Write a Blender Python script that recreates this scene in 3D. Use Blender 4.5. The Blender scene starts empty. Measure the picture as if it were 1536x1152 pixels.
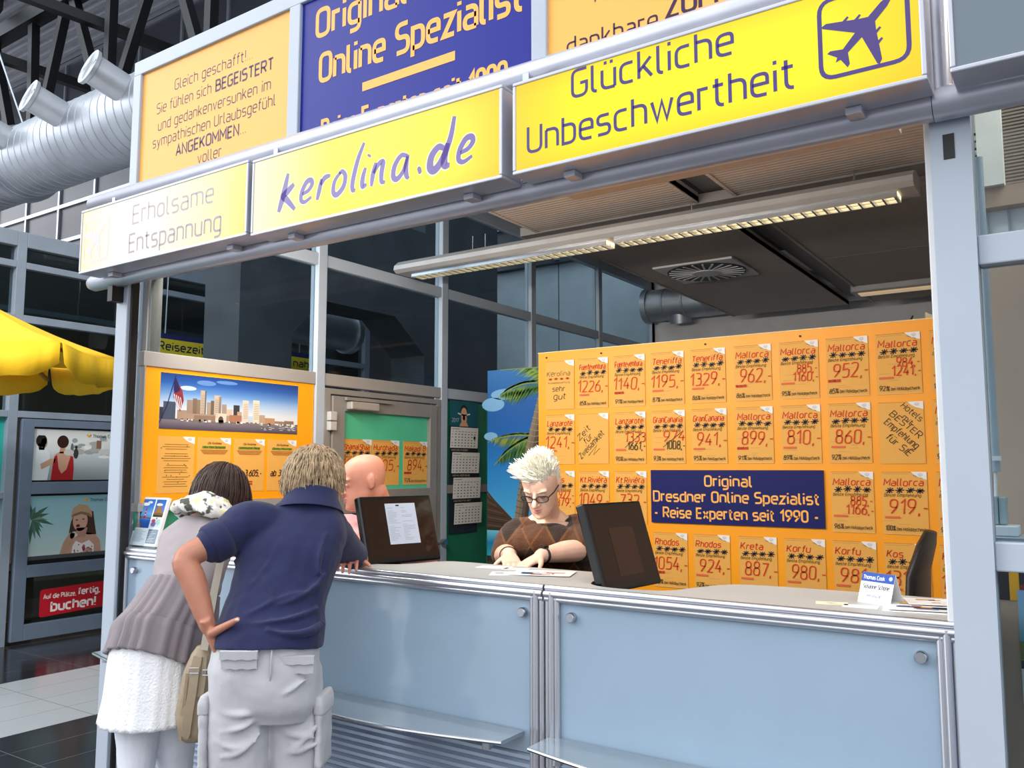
import bpy, bmesh, math, random
from mathutils import Vector, Matrix, noise
random.seed(7)
PI = math.pi
S = bpy.context.scene
COL = S.collection
V = Vector
# ------------------------------------------------------------------ camera
cd = bpy.data.cameras.new('camera'); cam = bpy.data.objects.new('camera', cd); COL.objects.link(cam)
cd.sensor_width = 36.0; cd.lens = 1273.56 * 36 / 1536; cd.clip_start = .05; cd.clip_end = 200
_p, _y = .0990, .5952
_f = V((-math.sin(_y) * math.cos(_p), math.cos(_y) * math.cos(_p), math.sin(_p)))
_r = V((math.cos(_y), math.sin(_y), 0)); _u = _r.cross(_f)
cam.matrix_world = Matrix(((_r.x, _u.x, -_f.x, .2842), (_r.y, _u.y, -_f.y, -2.3925), (_r.z, _u.z, -_f.z, 1.57), (0, 0, 0, 1)))
S.camera = cam
# ------------------------------------------------------------------ world, exposure
S.view_settings.view_transform = 'Standard'; S.view_settings.look = 'None'
S.view_settings.exposure = 0.09; S.view_settings.gamma = 1.0; S.view_settings.use_curve_mapping = False
W = bpy.data.worlds.new('sky'); S.world = W; W.use_nodes = True
nt = W.node_tree; nt.nodes.clear()
wo = nt.nodes.new('ShaderNodeOutputWorld'); bg = nt.nodes.new('ShaderNodeBackground')
tc = nt.nodes.new('ShaderNodeTexCoord'); sx = nt.nodes.new('ShaderNodeSeparateXYZ')
rp = nt.nodes.new('ShaderNodeValToRGB')
nt.links.new(tc.outputs['Generated'], sx.inputs[0]); nt.links.new(sx.outputs['Z'], rp.inputs[0])
rp.color_ramp.elements[0].position = .0; rp.color_ramp.elements[0].color = (.68, .71, .77, 1)
rp.color_ramp.elements[1].position = .55; rp.color_ramp.elements[1].color = (1.8, 1.83, 1.87, 1)
# bright lobe added to the sky, front left, to wash out the left sign
dp = nt.nodes.new('ShaderNodeVectorMath'); dp.operation = 'DOT_PRODUCT'
dp.inputs[1].default_value = V((-.80, -.55, .27)).normalized()
nt.links.new(tc.outputs['Generated'], dp.inputs[0])
mr = nt.nodes.new('ShaderNodeMapRange'); mr.interpolation_type = 'SMOOTHERSTEP'
mr.inputs[1].default_value = .90; mr.inputs[2].default_value = .995; mr.inputs[3].default_value = 1.2; mr.inputs[4].default_value = 3.6
nt.links.new(dp.outputs['Value'], mr.inputs[0])
nt.links.new(rp.outputs[0], bg.inputs[0]); nt.links.new(mr.outputs[0], bg.inputs[1]); nt.links.new(bg.outputs[0], wo.inputs[0])
# added narrow spot standing in for sunlight on the blonde hair
sd = bpy.data.lights.new('added_sun_spot', 'SPOT'); sd.energy = 3600; sd.spot_size = math.radians(3.6); sd.spot_blend = .55; sd.shadow_soft_size = .06; sd.color = (1, .96, .88)
spot = bpy.data.objects.new('added_sun_spot', sd); COL.objects.link(spot)
SPOT_AT = V((-1.66, .70, 1.55)); SPOT_DIR = V((.10, .76, -.62)).normalized()
spot.location = SPOT_AT - SPOT_DIR * 10; spot.rotation_euler = SPOT_DIR.to_track_quat('-Z', 'Y').to_euler()

sd2 = bpy.data.lights.new('added_shop_fill', 'SPOT'); sd2.energy = 2600; sd2.spot_size = math.radians(34); sd2.spot_blend = .6; sd2.shadow_soft_size = .5; sd2.color = (1, .97, .92)  # added flood, no fixture: brightens the shop door posters and umbrella
fl = bpy.data.objects.new('added_shop_fill', sd2); COL.objects.link(fl); fl.location = (-2.2, -7.0, 7.2)
fl.rotation_euler = (V((-7.9, 1.6, 1.3)) - fl.location).to_track_quat('-Z', 'Y').to_euler()
# ------------------------------------------------------------------ materials
def lin(c):
    return tuple((x / 12.92 if x <= .04045 else ((x + .055) / 1.055) ** 2.4) for x in c)
def rgb(h):
    if isinstance(h, str): return lin([int(h[i:i + 2], 16) / 255 for i in (0, 2, 4)])
    return tuple(h[:3])
MATS = {}
def mat(name, col='808080', rough=.5, metal=0., spec=.5, var=.06, vscale=6., bump=0., bscale=80., emit=0., trans=0., coat=0.):
    if name in MATS: return MATS[name]
    m = bpy.data.materials.new(name); MATS[name] = m; m.use_nodes = True
    n = m.node_tree; b = n.nodes['Principled BSDF']; c = rgb(col)
    b.inputs['Roughness'].default_value = rough; b.inputs['Metallic'].default_value = metal
    b.inputs['Specular IOR Level'].default_value = spec; b.inputs['Coat Weight'].default_value = coat
    b.inputs['Coat Roughness'].default_value = .05
    t = n.nodes.new('ShaderNodeTexCoord'); nz = n.nodes.new('ShaderNodeTexNoise')
    nz.inputs['Scale'].default_value = vscale; nz.inputs['Detail'].default_value = 3
    n.links.new(t.outputs['Object'], nz.inputs['Vector'])
    r = n.nodes.new('ShaderNodeValToRGB'); n.links.new(nz.outputs['Fac'], r.inputs[0])
    r.color_ramp.elements[0].position = .3; r.color_ramp.elements[1].position = .7
    r.color_ramp.elements[0].color = (*[x * (1 - var) for x in c], 1); r.color_ramp.elements[1].color = (*[min(1, x * (1 + var)) for x in c], 1)
    n.links.new(r.outputs[0], b.inputs['Base Color'])
    if emit:
        n.links.new(r.outputs[0], b.inputs['Emission Color']); b.inputs['Emission Strength'].default_value = emit
    if bump:
        n2 = n.nodes.new('ShaderNodeTexNoise'); n2.inputs['Scale'].default_value = bscale; n2.inputs['Detail'].default_value = 4
        n.links.new(t.outputs['Object'], n2.inputs['Vector'])
        bp = n.nodes.new('ShaderNodeBump'); bp.inputs['Strength'].default_value = bump; bp.inputs['Distance'].default_value = .01
        n.links.new(n2.outputs['Fac'], bp.inputs['Height']); n.links.new(bp.outputs[0], b.inputs['Normal'])
    return m
def wavebump(m, axis, scale, strength, dist=.01, dark=0.):
    n = m.node_tree; b = n.nodes['Principled BSDF']
    t = n.nodes.new('ShaderNodeTexCoord'); w = n.nodes.new('ShaderNodeTexWave'); w.bands_direction = axis
    w.inputs['Scale'].default_value = scale; n.links.new(t.outputs['Object'], w.inputs['Vector'])
    bp = n.nodes.new('ShaderNodeBump'); bp.inputs['Strength'].default_value = strength; bp.inputs['Distance'].default_value = dist
    n.links.new(w.outputs['Fac'], bp.inputs['Height']); n.links.new(bp.outputs[0], b.inputs['Normal'])
def printed(name, rough=.5, coat=0., emit=0., dim=1.):
    if name in MATS: return MATS[name]
    m = bpy.data.materials.new(name); MATS[name] = m; m.use_nodes = True
    n = m.node_tree; b = n.nodes['Principled BSDF']; a = n.nodes.new('ShaderNodeAttribute'); a.attribute_name = 'Col'
    sc = n.nodes.new('ShaderNodeVectorMath'); sc.operation = 'SCALE'; sc.inputs['Scale'].default_value = dim
    n.links.new(a.outputs['Color'], sc.inputs[0]); n.links.new(sc.outputs[0], b.inputs['Base Color'])
    b.inputs['Roughness'].default_value = rough; b.inputs['Coat Weight'].default_value = coat; b.inputs['Coat Roughness'].default_value = .03; b.inputs['Specular IOR Level'].default_value = .22
    if emit:
        n.links.new(a.outputs['Color'], b.inputs['Emission Color']); b.inputs['Emission Strength'].default_value = emit
    return m
def glassmat(name, tint='DDE6EA', refl=1.0):
    if name in MATS: return MATS[name]
    m = bpy.data.materials.new(name); MATS[name] = m; m.use_nodes = True
    n = m.node_tree; n.nodes.clear(); o = n.nodes.new('ShaderNodeOutputMaterial')
    t = n.nodes.new('ShaderNodeBsdfTransparent'); g = n.nodes.new('ShaderNodeBsdfGlossy'); x = n.nodes.new('ShaderNodeMixShader')
    t.inputs[0].default_value = (*rgb(tint), 1); g.inputs['Roughness'].default_value = .01; g.inputs[0].default_value = (refl, refl, refl, 1)
    f = n.nodes.new('ShaderNodeFresnel'); f.inputs[0].default_value = 1.5
    ge = n.nodes.new('ShaderNodeNewGeometry'); mu = n.nodes.new('ShaderNodeMath'); mu.operation = 'MULTIPLY_ADD'
    mu.inputs[1].default_value = -1; mu.inputs[2].default_value = 1; n.links.new(ge.outputs['Backfacing'], mu.inputs[0])
    m2 = n.nodes.new('ShaderNodeMath'); m2.operation = 'MULTIPLY'; n.links.new(f.outputs[0], m2.inputs[0]); n.links.new(mu.outputs[0], m2.inputs[1])
    n.links.new(m2.outputs[0], x.inputs[0]); n.links.new(t.outputs[0], x.inputs[1]); n.links.new(g.outputs[0], x.inputs[2]); n.links.new(x.outputs[0], o.inputs[0])
    return m
M_ALU = mat('painted_aluminium_frame', 'AEB9C6', .38, .0, .5, .03, 3)
M_ALU2 = mat('silver_profile', 'C9CBD2', .28, .85, .5, .04, 4)
M_FRAME = mat('warm_grey_frame', 'A39F9B', .42, .1, .5, .04, 4)
M_BLACK = mat('black_gap', '0E0F12', .5)
M_ORANGE = mat('orange_board', 'FFA50E', .45, var=.02)
M_TOP = mat('counter_laminate', 'B4B5B2', .42, var=.03, bump=.03, bscale=300)
M_GLASS = glassmat('clear_glass', 'DDE6EA', .4)
M_GLASSD = glassmat('tinted_glass', 'CBD6D8')
M_PRINT = printed('printed_paper', .55)
M_GLOSSP = printed('glossy_print', .4, .04)
M_LIT = printed('lit_sign_face', .12, .3, .85, .12)
M_STEEL = mat('brushed_steel', 'B8BCC2', .25, 1.0)
M_WHITE = mat('white_plastic', 'E8E9EA', .4)
M_DARKM = mat('dark_steel', '17171B', .5, .2)
# ------------------------------------------------------------------ mesh builder
class MB:
    def __init__(s): s.v = []; s.f = []; s.m = []; s.c = []
    def add(s, vs, fs, m=0, c=None):
        o = len(s.v); s.v += [tuple(v) for v in vs]
        for f in fs: s.f.append([i + o for i in f]); s.m.append(m); s.c.append(c)
        return s
    def box(s, x0, x1, y0, y1, z0, z1, m=0, c=None):
        s.add([(x, y, z) for z in (z0, z1) for y in (y0, y1) for x in (x0, x1)],
              [(0, 2, 3, 1), (4, 5, 7, 6), (0, 1, 5, 4), (2, 6, 7, 3), (0, 4, 6, 2), (1, 3, 7, 5)], m, c); return s
    def obox(s, o, ax, ay, az, m=0, c=None):       # box from a corner along three vectors
        o = V(o); ax, ay, az = V(ax), V(ay), V(az)
        s.add([o + ax * i + ay * j + az * k for k in (0, 1) for j in (0, 1) for i in (0, 1)],
              [(0, 2, 3, 1), (4, 5, 7, 6), (0, 1, 5, 4), (2, 6, 7, 3), (0, 4, 6, 2), (1, 3, 7, 5)], m, c); return s
    def beam(s, p, q, w, h, m=0, up=(0, 0, 1)):
        p, q = V(p), V(q); d = q - p; u = V(up); a = d.cross(u)
        if a.length < 1e-6: a = d.cross(V((1, 0, 0)))
        a.normalize(); b = a.cross(d).normalized()
        return s.obox(p - a * w / 2 - b * h / 2, a * w, d, b * h, m)
    def tube(s, pts, r, n=12, m=0, cap=True, flat=None):
        pts = [V(p) for p in pts]; k = len(pts)
        rs = r if isinstance(r, (list, tuple)) else [r] * k
        vs = []; prev = None
        for i in range(k):
            t = (pts[min(i + 1, k - 1)] - pts[max(i - 1, 0)]).normalized()
            if prev is None:
                a = t.cross(V((0, 0, 1))); a = a if a.length > .01 else t.cross(V((1, 0, 0)))
            else: a = prev - t * prev.dot(t)
            a.normalize(); prev = a; b = t.cross(a)
            ri = rs[i]; ra, rb = ri if isinstance(ri, (list, tuple)) else (ri, ri)
            for j in range(n):
                an = 2 * PI * j / n; vs.append(pts[i] + a * ra * math.cos(an) + b * rb * math.sin(an))
        fs = [(i * n + j, i * n + (j + 1) % n, (i + 1) * n + (j + 1) % n, (i + 1) * n + j) for i in range(k - 1) for j in range(n)]
        if cap: fs += [tuple(range(n - 1, -1, -1)), tuple(range((k - 1) * n, k * n))]
        return s.add(vs, fs, m)
    def cyl(s, p, q, r, n=20, m=0): return s.tube([p, q], r, n, m)
    def prism(s, poly, ext, m=0):      # poly of 3D points extruded by ext
        e = V(ext); k = len(poly); vs = [V(p) for p in poly] + [V(p) + e for p in poly]
        return s.add(vs, [tuple(range(k - 1, -1, -1)), tuple(range(k, 2 * k))] + [(i, (i + 1) % k, k + (i + 1) % k, k + i) for i in range(k)], m)
    def build(s, name, mats, parent=None, smooth=False, bevel=0., label=None):
        me = bpy.data.meshes.new(name); me.from_pydata(s.v, [], s.f)
        if not isinstance(mats, (list, tuple)): mats = [mats]
        for m in mats: me.materials.append(m)
        me.polygons.foreach_set('material_index', s.m)
        if any(c is not None for c in s.c):
            ca = me.color_attributes.new('Col', 'FLOAT_COLOR', 'CORNER'); buf = []
            for p, c in zip(me.polygons, s.c):
                if c is None: c = (1, 1, 1)
                if isinstance(c[0], (tuple, list)):
                    for q in c: buf += [*q, 1]
                else: buf += [*c, 1] * p.loop_total
            ca.data.foreach_set('color', buf)
        if smooth is True and not any(c is not None for c in s.c):
            b_ = bmesh.new(); b_.from_mesh(me); bmesh.ops.remove_doubles(b_, verts=b_.verts, dist=1e-5); b_.to_mesh(me); b_.free()
        if smooth: me.polygons.foreach_set('use_smooth', [True] * len(me.polygons))
        o = bpy.data.objects.new(name, me); COL.objects.link(o)
        if bevel:
            b = o.modifiers.new('bevel', 'BEVEL'); b.width = bevel; b.segments = 2; b.limit_method = 'ANGLE'
        if smooth == 'auto':
            es = o.modifiers.new('split', 'EDGE_SPLIT'); es.split_angle = .7
        if parent: setp(o, parent)
        if label: o['label'] = label
        return o
def setp(o, parent):
    o.parent = parent; o.matrix_parent_inverse = parent.matrix_world.inverted() if parent.parent else Matrix.Translation(-parent.location)
    if parent.type == 'MESH': o.matrix_parent_inverse = Matrix.Identity(4)
def tag(o, label, cat, group=None):
    o['label'] = label; o['category'] = cat
    if group: o['group'] = group
    return o
def thing(name, label, cat, loc=(0, 0, 0), group=None):
    o = bpy.data.objects.new(name, None); COL.objects.link(o); o.location = loc; o.empty_display_size = .1
    return tag(o, label, cat, group)
def struct(o): o['kind'] = 'structure'; return o

# ------------------------------------------------------------------ stroke alphabet (cap height 10, x height 7); '!' = sharp corner, z = closed
G = {}
def _g(t):
    for ln in t.strip().split('\n'):
        ch, w, rest = ln.split(' ', 2)
        st = []
        for s in rest.split('|'):
            cl = s.strip().endswith('z'); pts = []
            for q in s.replace('z', '').split():
                sh = q.endswith('!'); a, b = q.rstrip('!').split(','); pts.append((float(a), float(b), sh))
            st.append((pts, cl))
        G[ch] = (float(w), st)
_g('''a 5 .5,7 5,7 5,0|5,4 0,4 0,0 5,0
b 5 0,10 0,0! 5,0 5,7 0,7
c 4.6 4.6,7 0,7 0,0 4.6,0
d 5 5,10 5,0! 0,0 0,7 5,7
e 5 0,3.7 5,3.7! 5,7 0,7 0,0 4.7,0
f 3.2 1.2,0 1.2,10 3.6,10|0,7 3.2,7
g 5 5,7 0,7 0,0 5,0|5,7 5,-3 .5,-3
h 5 0,0 0,10|0,7 5,7 5,0
i .4 .2,0 .2,7|.2,8.9 .2,10.2
j 1 1,7 1,-3 -.8,-3|1,8.9 1,10.2
k 4.8 0,0 0,10|0,2.6 4.4,7|1.7,4.2 4.8,0
l 1.6 0,10 0,0 1.8,0
m 8.4 0,0 0,7|0,7 4.2,7 4.2,0|3.4,7 8.4,7 8.4,0
n 5 0,0 0,7|0,7 5,7 5,0
o 5 0,0 0,7 5,7 5,0z
p 5 0,-3 0,7! 5,7 5,0 0,0
q 5 5,-3 5,7! 0,7 0,0 5,0
r 3 0,0 0,7! 3.2,7
s 4.7 4.5,7 0,7 0,3.6 4.8,3.6 4.8,0 .1,0
t 3.2 1,9.4 1,0 3.3,0|-.4,7 3.2,7
u 5 0,7 0,0 5,0|5,7 5,0
v 4.8 0,7 2.4,0! 4.8,7
w 7.6 0,7 2,0! 3.8,6.6! 5.6,0! 7.6,7
x 4.6 0,7 4.6,0|0,0 4.6,7
y 4.8 0,7 2.5,.2|4.8,7 2.2,-1 1.4,-3 .2,-3
z 4.6 0,7 4.6,7! 0,0! 4.8,0
A 6 0,0 3,10! 6,0|1,3.2 5,3.2
B 5.8 0,5.3 5.3,5.3 5.3,10 0,10! 0,0! 5.8,0 5.8,5.3 4,5.3
C 5.8 5.8,10 0,10 0,0 5.8,0
D 5.8 0,0 0,10! 5.8,10 5.8,0 0,0!z
E 5 5,10 0,10! 0,0! 5,0|0,5.2 4.6,5.2
F 5 5,10 0,10! 0,0|0,5 4.4,5
G 5.8 5.8,10 0,10 0,0 5.8,0 5.8,4.8! 3.2,4.8
H 5.8 0,0 0,10|5.8,0 5.8,10|0,5.2 5.8,5.2
I .4 .2,0 .2,10
J 4 4,10 4,0 0,0
K 5.8 0,0 0,10|0,3.6 5.4,10|1.8,5.6 5.8,0
L 4.8 0,10 0,0! 4.8,0
M 7.2 0,0 0,10! 3.6,3.6! 7.2,10! 7.2,0
N 5.8 0,0 0,10! 5.8,0! 5.8,10
O 5.8 0,0 0,10 5.8,10 5.8,0z
P 5.6 0,0 0,10! 5.6,10 5.6,4.6 0,4.6
Q 5.8 0,0 0,10 5.8,10 5.8,0z|4,2 6.2,-.6
R 5.8 0,0 0,10! 5.6,10 5.6,4.6 0,4.6|2.8,4.6 5.8,0
S 5.5 5.3,10 0,10 0,5.3 5.6,5.3 5.6,0 0,0
T 5.6 0,10 5.6,10|2.8,10 2.8,0
U 5.8 0,10 0,0 5.8,0 5.8,10
V 5.6 0,10 2.8,0! 5.6,10
W 8.4 0,10 2.2,0! 4.2,9! 6.2,0! 8.4,10
X 5.6 0,0 5.6,10|0,10 5.6,0
Y 5.6 0,10 2.8,4.6! 5.6,10|2.8,4.6 2.8,0
Z 5.4 0,10 5.4,10! 0,0! 5.6,0
0 5.2 0,0 0,10 5.2,10 5.2,0z
1 3 0,7.4 2.6,10! 2.6,0
2 5.2 0,9 .4,10 5,10 5,6 0,0! 5.3,0
3 5.2 .2,10 4.9,10 4.9,5.5 2,5.5|2,5.5 5.2,5.5 5.2,0 0,0
4 5.4 3.2,10 0,3! 5.6,3|4,5.6 4,0
5 5.2 5,10 .6,10! .3,5.6! 5.2,6.4 5.2,0 0,0
6 5.2 4.2,10 0,5 0,0 5.2,0 5.2,5.8 0,5.8
7 5 0,10 5,10! 1.6,0
8 5.2 .3,5.4 .3,10 4.9,10 4.9,5.4z|0,0 0,5.4 5.2,5.4 5.2,0z
9 5.2 1,0 5.2,5 5.2,10 0,10 0,4.4 5,4.4
. .6 .1,0 .5,.4
, .8 .6,.6 .1,-1.6
- 3.4 .3,4 3.1,4
! .6 .3,3 .3,10|.3,0 .3,.7
: .6 .3,0 .3,.8|.3,5.6 .3,6.4
& 6.2 6.2,4 4,0 0,0 0,4 4.6,8 4,10 1.4,10 1.4,7 6.2,0
+ 4.6 0,4.4 4.6,4.4|2.3,2 2.3,6.8
% 6.4 0,0 5.6,10|.2,6.4 .2,10 2.2,10 2.2,6.4z|3.6,0 3.6,3.6 5.8,3.6 5.8,0z
* 7 0,4.5 7,4.9|1.2,1.6 5.8,7.8|1.2,7.8 5.8,1.6|3.5,.8 3.4,8.6
/ 4 0,0 4,10
' .6 .3,8 .3,10''')
for a, b in (('ä', 'a'), ('ö', 'o'), ('ü', 'u')):
    G[a] = (5, G[b][1] + [([(1.3, 8.9, 0), (1.3, 10.1, 0)], 0), ([(3.7, 8.9, 0), (3.7, 10.1, 0)], 0)])
G['é'] = (5, G['e'][1] + [([(2, 8.5, 0), (3.4, 10, 0)], 0)])
def rpath(pts, closed, R, seg=5):
    n = len(pts); out = []
    for i, (x, y, sh) in enumerate(pts):
        p = V((x, y))
        if not closed and i in (0, n - 1): out.append((p, False)); continue
        a = V(pts[i - 1][:2]); b = V(pts[(i + 1) % n][:2])
        if sh: out.append((p, True)); continue
        la, lb = (a - p).length, (b - p).length
        ea = la if (not closed and i == 1) else la / 2
        eb = lb if (not closed and i == n - 2) else lb / 2
        r = min(R, ea * .999, eb * .999)
        da, db = (a - p).normalized(), (b - p).normalized()
        p0, p1 = p + da * r, p + db * r
        for k in range(seg + 1):
            t = k / seg; c = .45 + 0 * t
            q = p0 * (1 - t) ** 2 + p1 * t ** 2 + p * 2 * t * (1 - t)
            out.append((q, False))
    res = [out[0]]
    for q in out[1:]:
        if (q[0] - res[-1][0]).length > 1e-4: res.append(q)
    return [q[0] for q in res]
class Print(MB):
    """flat printed sheet: local (u,v) metres on a plane, layers a fraction of a millimetre apart"""
    def __init__(s, O, U, Vv, thick=.0, step=.0003):
        super().__init__(); s.O = V(O); s.U = V(U).normalized(); s.W = V(Vv).normalized(); s.N = s.U.cross(s.W).normalized(); s.z = 0.; s.step = step; s.cur = None
    def up(s): s.z += s.step; return s
    def P(s, u, v): 
        q = s.O + s.U * u + s.W * v + s.N * s.z
        if s.cur: q = q + s.N * s.cur(u, v)
        return q
    def poly(s, pts, c, m=0):
        c = rgb(c) if not isinstance(c, list) else [rgb(k) for k in c]
        ar = sum(pts[i][0] * pts[(i + 1) % len(pts)][1] - pts[(i + 1) % len(pts)][0] * pts[i][1] for i in range(len(pts)))
        if ar < 0:
            pts = pts[::-1]; c = c[::-1] if isinstance(c, list) else c
        s.add([s.P(*p) for p in pts], [tuple(range(len(pts)))], m, c); return s
    def rect(s, u0, v0, u1, v1, c, m=0): return s.poly([(u0, v0), (u1, v0), (u1, v1), (u0, v1)], c, m)
    def grad(s, u0, v0, u1, v1, stops, n=8, m=0):  # vertical gradient, bottom to top
        for i in range(n):
            f = [i / n, (i + 1) / n]; cc = []
            for t in f:
                k = t * (len(stops) - 1); j = min(int(k), len(stops) - 2); w = k - j
                a, b = rgb(stops[j]), rgb(stops[j + 1]); cc.append(tuple(a[q] * (1 - w) + b[q] * w for q in range(3)))
            va, vb = v0 + (v1 - v0) * f[0], v0 + (v1 - v0) * f[1]
            s.add([s.P(u0, va), s.P(u1, va), s.P(u1, vb), s.P(u0, vb)], [(0, 1, 2, 3)], m, [cc[0], cc[0], cc[1], cc[1]])
        return s
    def ell(s, u, v, a, b, c, n=20, rot=0, m=0):
        return s.poly([(u + a * math.cos(t) * math.cos(rot) - b * math.sin(t) * math.sin(rot), v + a * math.cos(t) * math.sin(rot) + b * math.sin(t) * math.cos(rot)) for t in [2 * PI * i / n for i in range(n)]], c, m)
    def slab(s, u0, v0, u1, v1, t, c, m=0):        # sheet body, front at z=0
        o = s.O + s.U * u0 + s.W * v0 - s.N * t
        s.obox(o, s.U * (u1 - u0), s.W * (v1 - v0), s.N * t, m, rgb(c)); return s
    def stroke(s, pts, w, c, m=0, closed=False, prof=None):
        n = len(pts)
        if n < 2: return
        c = rgb(c); L = []; 
        for i in range(n):
            p = pts[i]
            a = pts[i - 1] if (i > 0 or closed) else None; b = pts[(i + 1) % n] if (i < n - 1 or closed) else None
            d1 = (p - a).normalized() if a is not None else None; d2 = (b - p).normalized() if b is not None else None
            if d1 is None or d1.length < .5: d1 = d2
            if d2 is None or d2.length < .5: d2 = d1
            n1, n2 = V((-d1.y, d1.x)), V((-d2.y, d2.x)); k = n1 + n2
            if k.length < .2: k = n1
            k.normalize(); ww = w / 2 / max(.45, k.dot(n1))
            if prof: ww *= prof(i / (n - 1))
            L.append((p + k * ww, p - k * ww))
        vs = []
        for a, b in L: vs += [s.P(a.x, a.y), s.P(b.x, b.y)]
        R = range(n if closed else n - 1)
        s.add(vs, [(2 * i + 1, 2 * ((i + 1) % n) + 1, 2 * ((i + 1) % n), 2 * i) for i in R], m, c)
    def text(s, t, u, v, h, c, w=1.2, align='l', slant=0., fit=None, hand=0., gap=2.3, seg=5, R=2.4, prof=None, rot=0., m=0, layer=True):
        k = h / 10; tot = 0
        for ch in t: tot += (4.2 if ch == ' ' else G.get(ch, G['o'])[0] + gap)
        tot -= gap; kx = k
        if fit: kx = fit / tot
        x = u - (tot * kx / 2 if align == 'c' else tot * kx if align == 'r' else 0)
        if layer: s.up()
        cr, sr = math.cos(rot), math.sin(rot)
        for ch in t:
            if ch == ' ': x += 4.2 * kx; continue
            g = G.get(ch, G['o']); jy = random.uniform(-.5, .5) * hand; js = 1 + random.uniform(-.1, .1) * hand; jt = random.uniform(-.06, .06) * hand
            for pts, cl in g[1]:
                pp = rpath(pts, cl, R, seg)
                q = []
                for p in pp:
                    a = x + (p.x + (p.y * (slant + jt))) * kx; b = v + (p.y * js + jy) * k
                    q.append(V((u + (a - u) * cr - (b - v) * sr, v + (a - u) * sr + (b - v) * cr)))
                s.stroke(q, w * k, c, m, cl, prof)
            x += (g[0] + gap) * kx
        return tot * kx
# ================================================================== SETTING
# floor: dark tiles 33 x 67 cm with a light band running away from the camera
mf = mat('floor_tiles', '33333A', .16, var=.0)
n = mf.node_tree; b = n.nodes['Principled BSDF']
t = n.nodes.new('ShaderNodeTexCoord'); s_ = n.nodes.new('ShaderNodeSeparateXYZ'); n.links.new(t.outputs['Object'], s_.inputs[0])
def mth(op, a, bb, cc=None):
    k = n.nodes.new('ShaderNodeMath'); k.operation = op
    for i, q in enumerate((a, bb, cc)):
        if q is None: continue
        if isinstance(q, (int, float)): k.inputs[i].default_value = q
        else: n.links.new(q, k.inputs[i])
    return k.outputs[0]
def grid1(sock, off, size, g):
    f = mth('FRACT', mth('DIVIDE', mth('SUBTRACT', sock, off), size), None)
    return mth('MAXIMUM', mth('LESS_THAN', f, g / size), mth('GREATER_THAN', f, 1 - g / size))
gr = mth('MAXIMUM', grid1(s_.outputs[0], -6.4, .33, .0022), grid1(s_.outputs[1], .76, .68, .0028))
band = mth('LESS_THAN', mth('ABSOLUTE', mth('ADD', s_.outputs[0], 5.74), 0), .66)
def mixc(fac, a, bb):
    k = n.nodes.new('ShaderNodeMix'); k.data_type = 'RGBA'; n.links.new(fac, k.inputs[0])
    for i, q in ((6, a), (7, bb)):
        if isinstance(q, tuple): k.inputs[i].default_value = q
        else: n.links.new(q, k.inputs[i])
    return k.outputs[2]
nz = n.nodes.new('ShaderNodeTexNoise'); nz.inputs['Scale'].default_value = 2.2; n.links.new(t.outputs['Object'], nz.inputs['Vector'])
dark = mixc(nz.outputs['Fac'], (.012, .013, .017, 1), (.034, .032, .036, 1))
base = mixc(band, dark, (.50, .53, .56, 1)); grc = mixc(band, (.16, .16, .17, 1), (.22, .24, .26, 1))
n.links.new(mixc(gr, base, grc), b.inputs['Base Color'])
struct(MB().box(-24, 8, -14, 6.6, -.06, 0).build('floor', mf))
# building back wall, inside and behind the booth
m_bw = mat('pale_grey_render', 'DEDCDE', .7, var=.04)
struct(MB().box(-3.62, 4.2, 6.05, 6.25, 0, 4.0).build('wall_back', m_bw))
m_pan = mat('grey_cladding_panel', 'B4C2CC', .35, var=.05)
w = MB()
for i, x in enumerate([-7.2, -6.0, -4.8, -3.62]):
    if i == 3: break
    for z0, z1 in ((0, 1.25), (1.27, 2.62), (2.64, 3.98)):
        w.box(x + .008, [-7.2, -6.0, -4.8, -3.62][i + 1] - .008, 6.10, 6.25, z0, z1)
w.box(-7.2, -3.62, 6.2, 6.3, 0, 4, 1)
struct(w.build('wall_passage', [m_pan, M_BLACK]))
# upper dark tiled wall with silver joints
m_tile = mat('dark_wall_tile', '4B4E55', .35, var=.12, vscale=.8)
m_joint = mat('silver_joint', 'B9BEC8', .3, .6)
w = MB(); w.box(-24, 4.2, 6.0, 6.2, 3.98, 9.6)
for z in (4.5, 5.2, 5.9, 6.6, 7.3, 9.5):
    w.box(-24, 4.2, 5.955, 6.0, z - .035, z + .035, 1)
x = -23.5
while x < 4: w.box(x - .03, x + .03, 5.96, 6.0, 4, 9.5, 1); x += 1.25
struct(w.build('wall_upper', [m_tile, m_joint]))
struct(MB().box(-24, -7.2, 6.0, 6.2, 0, 3.98).build('wall_rear', mat('dark_plaster', '3A3B40', .7)))
# hall roof: corrugated sheet strip along the back, skylight glass in front of it
m_cor = mat('corrugated_sheet', 'D3D6DE', .5, .0)
w = MB(); yy = 6.1; pr = []
while yy > 4.05:
    pr += [(yy, 9.62), (yy - .07, 9.62), (yy - .1, 9.70), (yy - .17, 9.70)]; yy -= .2
vs = [(x, a, z) for x in (-24, 4.2) for a, z in pr]; k = len(pr)
w.add(vs, [(i, i + 1, k + i + 1, k + i) for i in range(k - 1)])
struct(w.build('ceiling', m_cor))
struct(MB().box(-24, 4.2, 1.0, 4.05, 9.72, 9.76).build('ceiling_skylight', glassmat('skylight_pane', 'E2E8EC', .5)))
# booth partition to the neighbour shop on the right
struct(MB().box(-.03, .03, .50, 6.05, 0, 3.6).build('wall_right', mat('partition_white', 'C6C4C2', .6)))
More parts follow.
